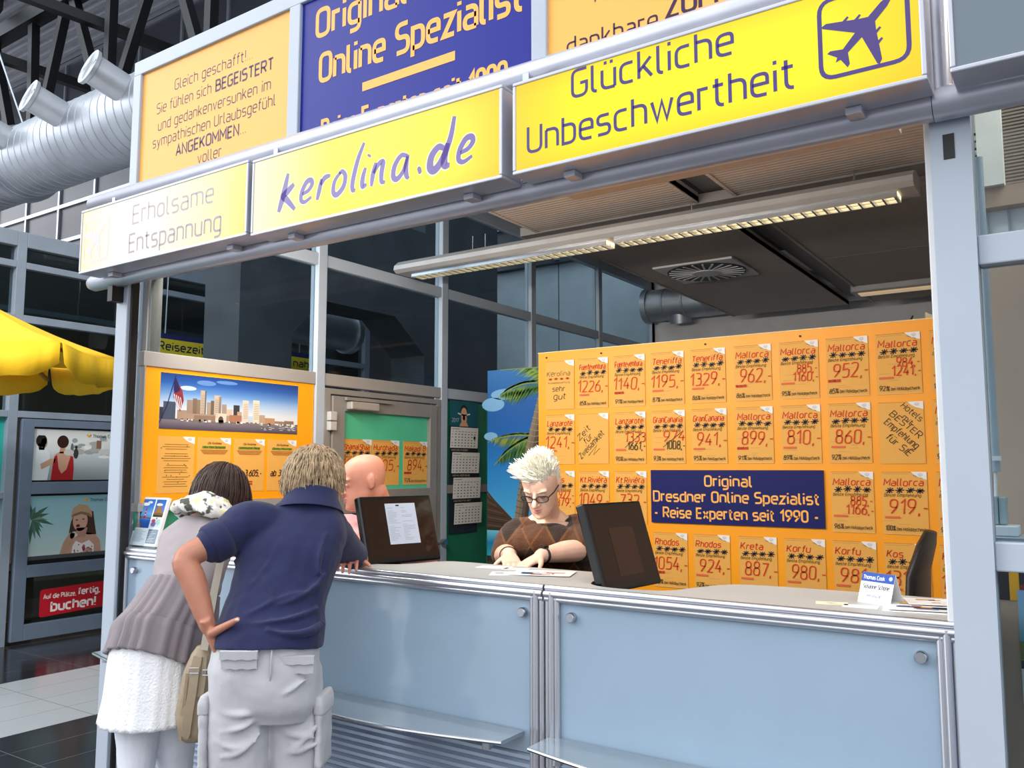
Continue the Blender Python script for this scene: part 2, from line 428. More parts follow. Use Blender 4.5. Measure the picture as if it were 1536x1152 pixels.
# -------------------------------------------------- big roof steelwork
def steel(name, segs, label, r=.085):
    w = MB()
    for p, q, rr in segs: w.beam(p, q, rr * 2, rr * 2)
    o = w.build(name, M_DARKM); return tag(o, label, 'roof steelwork')
YT = 4.3
seg = [((-20, YT, 9.05), (-4, YT, 9.05), .12), ((-20, YT, 7.05), (-4, YT, 7.05), .07)]
for a, b in (((-13.85, YT, 8.9), (-13.72, YT, 7.1)), ((-12.83, YT, 8.95), (-13.45, YT, 7.1)), ((-12.61, YT, 8.95), (-11.72, YT, 7.1)),
             ((-11.53, YT, 8.95), (-11.51, YT, 7.1)), ((-10.3, YT, 8.95), (-11.25, YT, 7.1)), ((-10.1, YT, 8.95), (-9.3, YT, 7.1)),
             ((-9.1, YT, 8.95), (-9.1, YT, 7.1)), ((-15.2, YT, 8.95), (-14.4, YT, 7.1)), ((-16.2, YT, 8.95), (-16.1, YT, 7.1))):
    seg.append((a, b, .066))
steel('roof_truss', seg, 'long black lattice truss under the corrugated roof above the duct')
for i, (x, lab) in enumerate([(-14.6, 'black roof beam running away, further left beyond the duct outlets'), (-12.2, 'black roof beam crossing the lattice truss above the right duct outlet')]):
    steel('roof_beam', [((x - 1.2, 1.2, 8.9), (x + .9, 5.9, 8.15), .075)], lab)
steel('skylight_rafter', [((-15.5, 1.0, 9.5), (-14.8, 4.2, 9.5), .12), ((-13.4, 1.0, 9.5), (-12.6, 4.2, 9.5), .12)], 'black rafters under the skylight at the top left corner')
# -------------------------------------------------- spiral air duct with nozzles
def spiral(name, x0, x1, y, z, r, pitch=.14, n=36):
    w = MB(); pts = []; rs = []; x = x0
    while x < x1:
        for dx, rr in ((0, r), (pitch * .88, r), (pitch * .91, r + .006), (pitch * .97, r + .006)): pts.append((x + dx, y, z)); rs.append(rr)
        x += pitch
    w.tube(pts, rs, n); return w
m_zinc = mat('galvanised_sheet', 'AEB4BC', .42, .7, var=.12, vscale=3)
du = thing('air_duct', 'huge silver spiral air duct with round nozzles below the roof truss', 'air duct', (-12, 3.2, 5.7))
spiral('duct_pipe', -20, -5, 3.2, 5.72, .47, .16).build('duct_pipe', m_zinc, du, smooth='auto')
for x in (-15.6, -11.6, -7.8):
    c = MB(); c.tube([(x - .06, 3.2, 5.72), (x + .06, 3.2, 5.72)], .52, 36); c.build('joint_ring', m_zinc, du, smooth='auto')
for x in (-13.75, -12.45, -11.15, -9.8, -8.5):
    c = MB(); d = V((-.12, -1, .32)).normalized(); p = V((x, 3.2, 5.72)) + d * .42
    ring = [p, p + d * .36, p + d * .38, p + d * .42, p + d * .42, p + d * .38, p + d * .1]
    MB().tube([p + d * .30, p + d * .302], .16, 24).build('mouth_shade', mat('nozzle_shade', '5A5E64', .5), du); c.tube(ring[:5] + [p + d * .31], [.17, .17, .205, .21, .165, .155], 24, 0, False); c.build('duct_nozzle', mat('nozzle_sheet', 'C9CDD3', .4, .5), du, smooth='auto')  # grey disc in each nozzle: shade of the hollow put in as colour
for x in (-11.6,):
    MB().cyl((x, 3.2, 6.2), (x - .9, 2.4, 9.5), .012, 6).build('hanger_wire', M_STEEL, du)
# -------------------------------------------------- booth left glass wall (plane x = -3.56), 1.2 m bays
XW = -3.56
for i in range(6):
    y = 1.2 * i
    o = MB().box(XW - .06, XW + (.012 if i else -.022), y - .035 + (.11 if i == 0 else 0), y + (.035 if i else .14), 0, 3.62).build('trim_mullion', M_ALU if i else M_FRAME, bevel=.004); struct(o)
    o.name = 'trim_%d' % (i + 1)
struct(MB().box(XW - .06, XW + .012, 5.97, 6.05, 0, 3.62).build('trim_7', M_ALU))
k = 8
for i in range(5):
    y0, y1 = 1.2 * i + .035, 1.2 * i + 1.165
    for z0, z1 in ((2.075, 2.15), (2.81, 2.885), (3.50, 3.62)):
        struct(MB().box(XW - .05, XW + .005, y0, y1, z0, z1).build('trim_%d' % k, M_FRAME if z0 < 2.5 and i < 2 else M_ALU, bevel=.004)); k += 1
    for j, (z0, z1) in enumerate(((2.15, 2.81), (2.885, 3.50))):
        struct(MB().box(XW - .03, XW - .022, y0, y1, z0, z1).build('window_%d' % (2 * i + j + 1), M_GLASS))
    if i >= 2:
        struct(MB().box(XW - .03, XW - .022, y0, y1, .1, 2.075).build('window_%d' % (11 + i), M_GLASS))
# front-left post, front-right post
o = MB().box(-3.66, -3.565, -.06, 0.0, 0, 2.62).box(-3.565, -3.552, -.045, -.005, 0, 2.62, 2).box(-3.6, -3.555, .042, .05, 0, 2.62, 1).build('trim_post_left', [M_ALU, M_FRAME, M_BLACK], bevel=.004); struct(o); o.name = 'trim_30'
o = MB().box(-.008, .085, -.06, .02, 0, 2.50).box(.022, .048, -.0615, -.059, 2.345, 2.41, 1).build('trim_31', [M_ALU, M_BLACK], bevel=.0); struct(o)
o = MB().box(-.028, -.008, -.01, .06, 1.16, 2.50).build('trim_32', M_WHITE, bevel=.003); struct(o)
# -------------------------------------------------- right hand bay
struct(MB().box(.085, 2.0, -.04, .02, 2.07, 2.145).build('trim_33', M_ALU, bevel=.004))
struct(MB().box(.085, 2.0, -.04, .02, 1.325, 1.395).build('trim_34', M_ALU, bevel=.004))
struct(MB().box(.085, 2.0, -.012, -.004, 1.395, 2.07).build('window_30', M_GLASS))
struct(MB().box(.085, 2.0, -.012, -.004, 2.145, 2.5).build('window_31', M_GLASS))
struct(MB().box(.085, 2.0, -.012, -.004, .1, 1.325).build('window_32', M_GLASS))
m_beige = mat('brown_beige_wall', 'B39A86', .6, var=.05)
struct(MB().box(.01, 3, .42, .46, 0, 2.19).build('wall_shop', m_beige))
t_ = thing('drain_pipe', 'pale grey vertical pipe behind the right window', 'pipe', (.077, .2, 1.5))
MB().cyl((.077, .2, 1.56), (.077, .2, 2.42), .0115, 20).build('pipe', mat('grey_pipe', 'A9B6C0', .35), t_, smooth='auto')
MB().box(.05, .092, .186, .21, 1.590, 1.602).build('clip', M_WHITE, t_)
MB().cyl((.074, .2, 1.49), (.077, .2, 1.56), .004, 8).build('cable', M_WHITE, t_)
t_ = tag(MB().box(.048, .079, .18, .24, 1.424, 1.497).box(.0805, .098, .185, .24, 1.424, 1.494).build('junction_box', mat('grey_green_plastic', '9DB0B4', .4), bevel=.002), 'grey junction box below the pipe behind the right window', 'box')
t_ = tag(MB().box(.048, .125, .15, .24, 1.396, 1.422).build('cable_trunk', M_WHITE, bevel=.003), 'white cable trunk lying on the right window rail', 'cable duct')
struct(MB().box(.02, .6, .10, .26, 1.34, 1.395).build('trim_44', M_ALU))
# prints on the brown wall under the right window rail
P = Print((.03, .4175, 1.20), (1, 0, 0), (0, 0, 1)); P.slab(0, 0, .5, .11, .001, '2A2A2E'); P.up(); P.rect(.048, .0, .072, .11, 'E0A426'); P.rect(.072, .0, .5, .045, '7A2A30'); tag(P.build('flag_strip', M_PRINT), 'dark and yellow printed strip under the right window rail', 'poster')
P = Print((.096, .4165, 1.04), (1, 0, 0), (0, 0, 1)); P.slab(0, 0, .3, .19, .001, '6FA6C0'); P.up(); P.grad(0, .05, .3, .19, ['5AA0B4', '8FB8D0', '7FA8D0'], 5); P.rect(0, 0, .3, .05, '6A7A4A'); P.up(); P.poly([(.03, .02), (.038, .02), (.045, .15), (.04, .15)], '3A3028'); P.ell(.045, .15, .03, .012, '4E6A3A', 12); tag(P.build('beach_print', M_PRINT), 'small beach print low at the right photo edge', 'poster')
P = Print((.096, .4165, .92), (1, 0, 0), (0, 0, 1)); P.slab(0, 0, .3, .118, .001, 'D5D6D2'); P.up(); P.rect(.0, .095, .3, .118, '3A3A3C'); P.rect(.02, .01, .2, .07, 'EDEDEA'); tag(P.build('notice_sheet', M_PRINT), 'pale notice sheet low at the right photo edge', 'poster')
P = Print((.10, .4165, .80), (1, 0, 0), (0, 0, 1)); P.slab(0, 0, .3, .07, .001, '2E4A86'); tag(P.build('blue_print', M_PRINT), 'blue print lowest at the right photo edge', 'poster')
# white column, brown louvre and bright panes seen through the top right pane
struct(MB().box(.06, .125, .38, .44, 2.39, 3.6).build('wall_column', mat('cream_plaster', 'ECEAE2', .7)))
mlv = mat('brown_louvre', '7A6C60', .6); wavebump(mlv, 'Z', 30, .6, .01)
struct(MB().box(.125, 3, .44, .5, 2.39, 3.6).build('wall_louvre', mlv))
struct(MB().box(.0, 3, .40, .48, 2.33, 2.39).build('trim_45', m_beige))
c = MB().box(.0, 3, .45, .47, 2.19, 2.33)
for x in (.07, .125, .19, .26): c.box(x, x + .004, .44, .45, 2.19, 2.33, 1)
struct(c.build('wall_bright_panel', [mat('bright_panel', 'F2F4F6', .4), M_ALU]))
c = MB()
for k_ in range(7): c.beam((.0, .44, 2.40 + k_ * .03), (.06, .44, 2.44 + k_ * .022), .006, .006)
tag(c.box(.0, .06, .46, .47, 2.39, 3.2, 1).build('truss_panel', [M_DARKM, M_WHITE]), 'dark lattice bars on a white panel behind the top right pane', 'panel')
# -------------------------------------------------- suspended booth ceiling
m_perf = mat('perforated_ceiling', 'AA9D94', .55, var=.03); wavebump(m_perf, 'Y', 9, .35, .006)
m_beam = mat('ceiling_channel', '6F6A68', .5)
ZC = 3.04
for i, (x0, x1, y0, y1, lab) in enumerate([(-2.50, -1.43, .3, 1.98, 'perforated grey ceiling panel just behind the middle sign, ahead of the lamp'), (-2.50, -1.43, 2.2, 5.55, 'perforated grey ceiling panel holding the round air diffuser'),
                                           (-1.23, .0, .3, 1.98, 'perforated grey ceiling panel behind the right sign, ahead of the lamp'), (-1.23, .0, 2.2, 5.55, 'perforated grey ceiling panel at the right, behind the long lamp')]):
    tag(MB().box(x0, x1, y0, y1, ZC, ZC + .03).box(x0, x0 + .02, y0, y1, ZC - .006, ZC + .05).box(x1 - .02, x1, y0, y1, ZC - .006, ZC + .05).box(x0, x1, y0 + (y1 - y0) * .45, y0 + (y1 - y0) * .45 + .008, ZC - .001, ZC).build('ceiling_panel', m_perf), lab, 'ceiling panel', 'booth ceiling panels')
for x, lab in ((-1.33, 'dark channel beam between the two rows of ceiling panels'),):
    tag(MB().box(x - .07, x + .07, .1, 5.5, ZC + .06, ZC + .16).box(x - .08, x - .07, .1, 5.5, ZC + .06, ZC + .18).build('ceiling_beam', m_beam), lab, 'beam')
struct(MB().box(-3.56, .1, .6, 6.05, 3.75, 3.85).build('ceiling_slab', mat('dark_soffit', '4A4A4C', .7)))
for y, lab in ((2.09, 'dark cross channel of the booth ceiling above the long lamp'),):
    tag(MB().box(-2.62, .05, y - .1, y + .1, ZC - .01, ZC + .045).build('ceiling_channel', m_beam), lab, 'beam')
# round swirl diffuser
dv = thing('ceiling_diffuser', 'square ceiling air diffuser with round black swirl slots', 'air vent', (-1.99, 3.54, ZC))
MB().box(-2.29, -1.69, 3.24, 3.84, ZC - .02, ZC - .004).build('plate', mat('diffuser_plate', 'CFCFD2', .5), dv, bevel=.004)
c = MB(); c.tube([(-1.99, 3.54, ZC - .026), (-1.99, 3.54, ZC - .02)], .285, 40); c.build('slot_ring', M_BLACK, dv)
c = MB()
for i in range(24):
    a = 2 * PI * i / 24; d = V((math.cos(a), math.sin(a), 0)); q = V((-math.sin(a), math.cos(a), 0))
    c.obox(V((-1.99, 3.54, ZC - .03)) + d * .10 - q * .006, d * .175, q * .013, V((0, 0, .004)))
c.tube([(-1.99, 3.54, ZC - .034), (-1.99, 3.54, ZC - .026)], .10, 30); c.build('vane', mat('diffuser_vane', 'D2D3D8', .5), dv)
# booth duct at the back
t_ = thing('round_duct', 'short galvanised duct crossing behind the ceiling panels, inside the booth', 'air duct', (-3, 5.6, 3.3))
spiral('duct_pipe', -3.5, -.2, 5.79, 3.28, .165, .22).build('duct_pipe', m_zinc, t_, smooth='auto')
c = MB(); c.tube([(-3.53, 5.79, 3.28), (-3.47, 5.79, 3.28)], .185, 30); c.build('flange', m_zinc, t_, smooth='auto')
c = MB(); c.tube([(-3.15, 5.80, 3.2), (-3.15, 5.81, 3.12), (-3.15, 5.82, 3.075)], .115, 24); c.build('duct_branch', m_zinc, t_, smooth='auto')
# -------------------------------------------------- linear pendant lamp
LY, LZ = 1.93, 2.90
m_lampb = mat('lamp_housing_grey', 'A6A5A6', .35, .2)
m_louv = mat('lamp_louvre', 'FFE2A8', .3, emit=2.4, var=.02)
lp = thing('linear_lamp', 'long grey tubular pendant lamp with a glowing louvre strip under it', 'lamp', (-1.9, LY, LZ))
c = MB(); prof = [(-.115, 0), (-.11, .03), (-.07, .062), (0, .075), (.07, .062), (.11, .03), (.115, 0), (.09, -.02), (-.09, -.02)]
for x0, x1 in ((-3.53, -.32),):
    vs = [(x, LY + a, LZ + b_) for x in (x0, x1) for a, b_ in prof]; k = len(prof)
    c.add(vs, [tuple(range(k)), tuple(range(2 * k - 1, k - 1, -1))] + [(i, k + i, k + (i + 1) % k, (i + 1) % k) for i in range(k)])
c.build('housing', m_lampb, lp)
for x0, x1 in ((-3.42, -1.95), (-1.90, -.40)):
    lo = MB().box(x0, x1, LY - .05, LY + .05, LZ - .030, LZ - .021).build('light_strip', m_louv, lp)
    c = MB(); x = x0
    while x < x1: c.box(x, x + .010, LY - .055, LY + .055, LZ - .05, LZ - .030); x += .055
    c.box(x0, x1, LY - .058, LY - .052, LZ - .048, LZ - .02).box(x0, x1, LY + .052, LY + .058, LZ - .048, LZ - .02).box(x0, x1, LY - .003, LY + .003, LZ - .046, LZ - .03)
    c.build('louvre', M_STEEL, lp)
for x in (-2.95, -2.85, -1.45, -.6): MB().cyl((x, LY, LZ + .07), (x, LY, ZC + .03), .004, 6).build('hanger_wire', M_STEEL, lp)
def area_light(x, y, z, sx, sy, e, col=(1, .90, .76)):
    l = bpy.data.lights.new('area_light', 'AREA'); l.shape = 'RECTANGLE'; l.size = sx; l.size_y = sy; l.energy = e; l.color = col
    o = bpy.data.objects.new('area_light', l); COL.objects.link(o); o.location = (x, y, z); return o
# second lamp at the back right
lp2 = thing('linear_lamp', 'short grey ceiling lamp at the back right, near the rear wall', 'lamp', (-.7, 4.9, 3.0))
MB().box(-1.25, -.1, 4.78, 5.0, 2.99, 3.06).build('housing', m_lampb, lp2, bevel=.01)
MB().box(-1.2, -.15, 4.83, 4.95, 2.982, 2.989).build('light_strip', mat('dim_louvre', 'D8B890', .3, emit=.5), lp2)
# strip light behind the light boxes, showing over the lower tube
ls = thing('strip_light', 'glowing lamp strip showing in the slot below the right yellow sign', 'lamp', (-.6, -.02, 2.5))
MB().box(-1.15, -.1, .02, .12, 2.5, 2.58).build('housing', m_lampb, ls)
MB().box(-1.13, -.12, .0, .018, 2.5, 2.56).build('light_strip', mat('lamp_warm', 'FFC890', .4, emit=1.6), ls)
for i in range(14): MB().cyl((-1.1 + .075 * i, -.004, 2.53), (-1.07 + .075 * i, -.004, 2.53), .012, 8).build('bulb', mat('lamp_bulb', 'FFF3DC', .4, emit=5), ls)
# lamps in the slot behind the sign tube, shining into the booth
area_light(.55, .2, 3.0, .5, .2, 7)  # added area light brightening the neighbour shop on the right
for i_, x in enumerate((-3.0, -1.9, -.75)):
    o = area_light(x, .11, 2.56, .95, .09, (25, 21, 20)[i_], (1, .93, .82)); o.rotation_euler = V((0, 1, -.42)).to_track_quat('-Z', 'Y').to_euler()
# -------------------------------------------------- sign tubes and light boxes
m_tube = mat('sign_tube_grey', 'B7BAC6', .30, .35)
tb = thing('sign_frame', 'silver tube frame carrying the yellow light boxes', 'frame', (-1.8, -.15, 2.46))
MB().tube([(-3.83, -.095, 2.494), (-3.80, -.095, 2.494), (.009, -.095, 2.478)], [.03, .040, .040], 24).build('lower_tube', m_tube, tb, smooth='auto')
MB().tube([(.011, -.095, 2.479), (2, -.095, 2.47)], .043, 24).build('lower_tube', m_tube, tb, smooth='auto')
MB().tube([(-3.86, -.095, 2.904), (-3.84, -.095, 2.904), (2, -.095, 2.861)], [.03, .042, .042], 24).build('upper_tube', m_tube, tb, smooth='auto')
MB().cyl((.021, -.095, 2.48), (.021, -.095, 2.87), .031, 20).build('upright_tube', m_tube, tb, smooth='auto')
for x in (-3.62,):
    MB().box(x - .02, x + .02, -.12, -.06, 2.38, 2.455).build('bracket', M_BLACK, tb)
for x in (-3.6, -2.42, -1.19):
    MB().box(x - .012, x + .012, -.135, -.06, 2.50, 2.89).build('bracket', m_tube, tb)
PURP = '4B3A86'
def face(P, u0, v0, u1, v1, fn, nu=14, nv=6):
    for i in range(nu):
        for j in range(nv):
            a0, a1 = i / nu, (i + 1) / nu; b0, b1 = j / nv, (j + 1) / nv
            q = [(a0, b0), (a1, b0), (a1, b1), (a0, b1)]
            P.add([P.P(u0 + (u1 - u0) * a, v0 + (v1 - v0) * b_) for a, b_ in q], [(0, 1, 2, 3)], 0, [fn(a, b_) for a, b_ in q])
def plane_icon(P, u, v, s, c, c2):
    # rounded frame and a jet pointing up to the right
    P.up(); R_ = rpath([(u, v, 0), (u, v + s, 0), (u + s, v + s, 0), (u + s, v, 0)], True, s * .17)
    P.stroke([q for q in R_], s * .055, c, 0, True); P.up()
    half = [(0, .50), (.035, .46), (.055, .38), (.06, .16), (.15, .08), (.155, .135), (.185, .135), (.19, .05), (.27, -.01), (.275, .04), (.305, .04), (.31, -.04), (.48, -.17), (.50, -.235), (.47, -.245), (.06, -.08), (.045, -.32), (.17, -.42), (.18, -.47), (.03, -.44), (0, -.5)]
    R45 = math.radians(-45); cx, cy = u + s * .5, v + s * .5
    def tr(x, y): x, y = x * s * .92, y * s * .92; return (cx + x * math.cos(R45) - y * math.sin(R45), cy + x * math.sin(R45) + y * math.cos(R45))
    for sgn in (1, -1):
        h = [(sgn * a, b_) for a, b_ in half]
        # split into convex-ish pieces: body, wing, tail, engines
        for piece in ([0, 1, 2, 3, 15, 16, 19, 20], [3, 4, 7, 8, 11, 12, 13, 14, 15], [16, 17, 18, 19], [4, 5, 6, 7], [8, 9, 10, 11]):
            P.poly([tr(*h[k_]) for k_ in piece] + ([tr(0, -.5), tr(0, .5)] if piece[0] == 0 and 0 else []), c)
def mixl(a, b_, t): return tuple(x * (1 - t) + y * t for x, y in zip(a, b_))
YE, YO, YW = (1.0, .93, .0), (1.0, .55, .0), (1.0, .97, .80)
def lightbox(x0, x1, z0, z1, label, fn, draw, fy=-.25, litm=None, casem=None, rs=0):
    r = thing('light_box', label, 'sign', ((x0 + x1) / 2, fy, z0), 'light boxes on the sign frame')
    fr = .012; cm = casem or m_tube; sl = -.012
    c = MB(); D_ = .11
    c.box(x0, x1, fy, fy + D_, z0, z0 + fr).box(x0, x1, fy, fy + D_, z1 - fr, z1).box(x0, x0 + fr, fy, fy + D_, z0 + fr, z1 - fr).box(x1 - fr, x1, fy, fy + D_, z0 + fr, z1 - fr).box(x0 + fr, x1 - fr, fy + D_ - .01, fy + D_, z0 + fr, z1 - fr)
    for x in (x0 + .15, x1 - .2): c.box(x, x + .04, fy + .06, fy + .11, z0 - .02, z0)
    c.build('case', cm, r, bevel=.003)
    P = Print((x0 + fr, fy + .004, z0 + fr), (1, 0, 0), (0, 0, 1)); Wd, Hd = x1 - x0 - 2 * fr, z1 - z0 - 2 * fr
    face(P, 0, 0, Wd, Hd, fn); P.build('sign_face', litm or M_LIT, r)
    if draw:
        L = Print((x0 + fr, fy + .0035, z0 + fr), (1, 0, 0), (0, 0, 1)); L2 = Print(L.O, L.U, L.W); L2.z = .0006; draw(L, Wd, Hd, L2); L.build('lettering', M_LIT2, r); L2.v and L2.build('jet_symbol', M_LIT2, r)
    return r
M_LIT2 = printed('lit_sign_lettering', .2, .3, .75, .2)
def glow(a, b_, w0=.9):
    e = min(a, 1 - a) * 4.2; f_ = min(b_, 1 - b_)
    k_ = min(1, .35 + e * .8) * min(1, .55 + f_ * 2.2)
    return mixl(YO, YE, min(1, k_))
def f1(a, b_): return mixl(mixl(YO, (1., .90, .22), min(1, .3 + 3.5 * min(a, 1 - a))), (1, .97, .72), max(0, 1 - abs(a - .38) * 1.7))  # reflected glare put into the face colour, palest left of centre
def d1(P, w_, h_, Q):
    c1 = 'C9C2CC'; P.text('Erholsame', .42, .165, .082, 'A89CA8', 1.2, fit=.575); P.text('Entspannung', .40, .035, .082, '9A8C9E', 1.25, fit=.65)  # lettering and jet paled by the same painted glare
    plane_icon(Q, .02, .035, .205, 'C9C6D0', 0)
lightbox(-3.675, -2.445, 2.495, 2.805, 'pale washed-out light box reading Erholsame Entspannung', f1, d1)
BR = {'k': [[(0, -.5), (1.2, 4), (2.2, 9.6)], [(5.0, 6.2), (3.2, 4.9), (1.3, 3.6), (3, 2.2), (6.4, -.8)]],
      'e': [[(.8, 2.8), (3, 3.4), (4.2, 4.8), (3.6, 6), (2, 5.8), (.6, 3.6), (.5, 1.4), (2, .5), (4.4, 1.4)]],
      'r': [[(.4, .2), (.9, 3), (1.2, 5.6)], [(1.2, 4), (2.4, 5.6), (4.4, 5.9)]],
      'o': [[(2.4, 6), (.6, 4), (.5, 1.2), (2, .3), (4, 2), (4.3, 4.6), (3, 6.1), (2, 5.7)]],
      'l': [[(3.2, 12), (1.6, 8), (.6, 3), (.8, .6), (1.8, .2)]],
      'i': [[(1.2, 5.4), (.6, 3), (.8, .8), (2.2, 1)], [(1.9, 8.0), (2.2, 8.5)]],
      'n': [[(1.2, 6), (.6, 3), (.5, .2)], [(.8, 3.4), (2.2, 5.4), (3.6, 5.6), (3.5, 3), (3.8, .8), (5, .4)]],
      'a': [[(4.4, 5.6), (2.4, 6), (.7, 4), (.5, 1.4), (1.8, .4), (3.6, 2), (4.6, 5.4)], [(4.7, 5.8), (4.4, 3), (4.8, .8), (5.6, -.2)]],
      '.': [[(.6, 1), (1.6, 1.4)]],
      'd': [[(4.2, 5), (2.4, 5.6), (.6, 3.8), (.5, 1.2), (2, .3), (4, 2.4), (5.8, 7), (6.4, 12)], [(5.2, 6), (4.6, 2.6), (5, .8), (6.4, .6)]]}
def crom(p, n_=7):
    p = [V(q) for q in p]; p = [p[0] * 2 - p[1]] + p + [p[-1] * 2 - p[-2]]; out = []
    for i in range(1, len(p) - 2):
        for k_ in range(n_):
            t_ = k_ / n_; a, b_, c_, d_ = p[i - 1:i + 3]
            out.append(.5 * ((2 * b_) + (c_ - a) * t_ + (2 * a - 5 * b_ + 4 * c_ - d_) * t_ ** 2 + (3 * b_ - a - 3 * c_ + d_) * t_ ** 3))
    return out + [p[-2]]
ADV = dict(k=7, e=5.6, r=5, o=5.8, l=3, i=3, n=6.2, a=6.8, d=7.4); ADV['.'] = 3.4
def d2(P, w_, h_, Q):
    for c_, off, wd in (('FFFBD0', 0.0, 1.9), ('7A6AB0', .0, 1.35)):
        P.up(); x = .15; k_ = .0143; yb = .066
        for ch in 'kerolina.de':
            for st in BR[ch]:
                q = [V((x + (p.x + p.y * .12) * k_, yb + p.y * k_ + off)) for p in crom(st)]
                big = 1.35 if ch in 'kd.' else 1.0
                P.stroke(q, wd * k_ * big * (1 if wd > 1.5 else 1), c_, 0, False, lambda t_: .35 + .75 * math.sin(PI * min(1, .12 + t_ * .8)) ** .8)
            x += ADV[ch] * k_ * 1.14
lightbox(-2.42, -1.205, 2.485, 2.795, 'yellow light box with a handwritten purple web address, in the middle', lambda a, b_: mixl(glow(a, b_), YW, max(0, .55 - a * 1.6) * 1.2), d2)  # left end of the face whitened: glare put into its colour
def d3(P, w_, h_, Q):
    P.text('Glückliche', .205, .188, .082, PURP, 1.2, fit=.497); P.text('Unbeschwertheit', .045, .05, .082, PURP, 1.2, fit=.815)
    plane_icon(Q, .93, .05, .205, PURP, 0)
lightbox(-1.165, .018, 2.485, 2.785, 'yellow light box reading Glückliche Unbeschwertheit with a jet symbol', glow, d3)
lightbox(.066, 1.25, 2.487, 2.78, 'blank grey unlit light box at the top right corner', lambda a, b_: rgb('6F7C86'), None, litm=printed('unlit_face', .3))
# -------------------------------------------------- upper fascia of three printed panels
fa = thing('fascia_frame', 'light grey aluminium frame round the big upper panels', 'frame', (-1.8, 0, 2.9))
c = MB().box(-3.68, .06, -.01, .05, 3.575, 3.65).box(-3.68, .06, -.01, .05, 2.62, 2.69)
c.build('rail', M_ALU, fa, bevel=.004)
for x0, x1 in ((-3.68, -3.615), (-2.503, -2.435), (-1.248, -1.186), (0, .06)):
    MB().box(x0, x1, -.012, .052, 2.69, 3.575).build('upright', M_ALU, fa, bevel=.004)
def fascia(x0, x1, col, label, draw):
    P = Print((x0, 0.004, 2.69), (1, 0, 0), (0, 0, 1)); P.slab(0, 0, x1 - x0, .885, .03, col); draw(P, x1 - x0)
    return P.build('fascia_panel', M_GLOSSP, fa, label=label)
ORG = 'FFB95C'; BLU = '0A1C8A'; INK = '3B2048'
def p1(P, w_):
    for t_, xa, xb, z, bold in (('Gleich geschafft!...', -3.344, -2.764, 3.425, 0), ('und gedankenversunken im', -3.47, -2.633, 3.245, 0), ('sympathischen Urlaubsgefühl', -3.509, -2.599, 3.163, 0),
                                ('voller', -3.139, -2.965, 3.008, 0), ('Sonnenstrahlen & Meeresluft', -3.498, -2.607, 2.918, 0), ('ANGEKOMMEN...', -3.312, -2.793, 3.083, 1)):
        P.text(t_, xa + 3.615, z - 2.69, .052, INK, 1.9 if bold else 1.05, fit=xb - xa, layer=False)
    P.text('Sie fühlen sich', -3.487 + 3.615, 3.335 - 2.69, .052, INK, 1.05, fit=.43, layer=False); P.text('BEGEISTERT', -3.02 + 3.615, 3.335 - 2.69, .052, INK, 1.9, fit=.40, layer=False)
fascia(-3.615, -2.503, ORG, 'orange upper panel of small dark print beginning Gleich geschafft', lambda P, w_: (P.up(), p1(P, w_)))
def p2(P, w_):
    P.up(); o = 2.435
    P.text('Original', -2.342 + o, 3.40 - 2.69, .115, ORG, 1.75, fit=.50); P.text('Dresdner', -1.80 + o, 3.40 - 2.69, .115, ORG, 1.75, fit=.52)
    P.text('Online Spezialist', -2.316 + o, 3.195 - 2.69, .115, ORG, 1.75, fit=1.02)
    P.rect(-2.07 + o, 3.088 - 2.69, -1.595 + o, 3.125 - 2.69, ORG)
    P.text('- Reise Experten seit 1990 -', -2.36 + o, 2.93 - 2.69, .088, ORG, 1.75, fit=1.06)
fascia(-2.435, -1.248, BLU, 'dark blue upper panel with orange lettering', p2)
def p3(P, w_):
    P.up(); P.text('dankbare', -1.11 + 1.186, 2.965 - 2.69, .065, INK, 1.1, fit=.33); P.text('ZUFRIEDENHEIT', -.745 + 1.186, 2.99 - 2.69, .065, INK, 1.9, fit=.62)
    P.text('Voller Freude und', -1.02 + 1.186, 3.13 - 2.69, .06, INK, 1.1, fit=.7)
fascia(-1.186, 0, ORG, 'orange upper panel reading dankbare ZUFRIEDENHEIT above the right sign', p3)
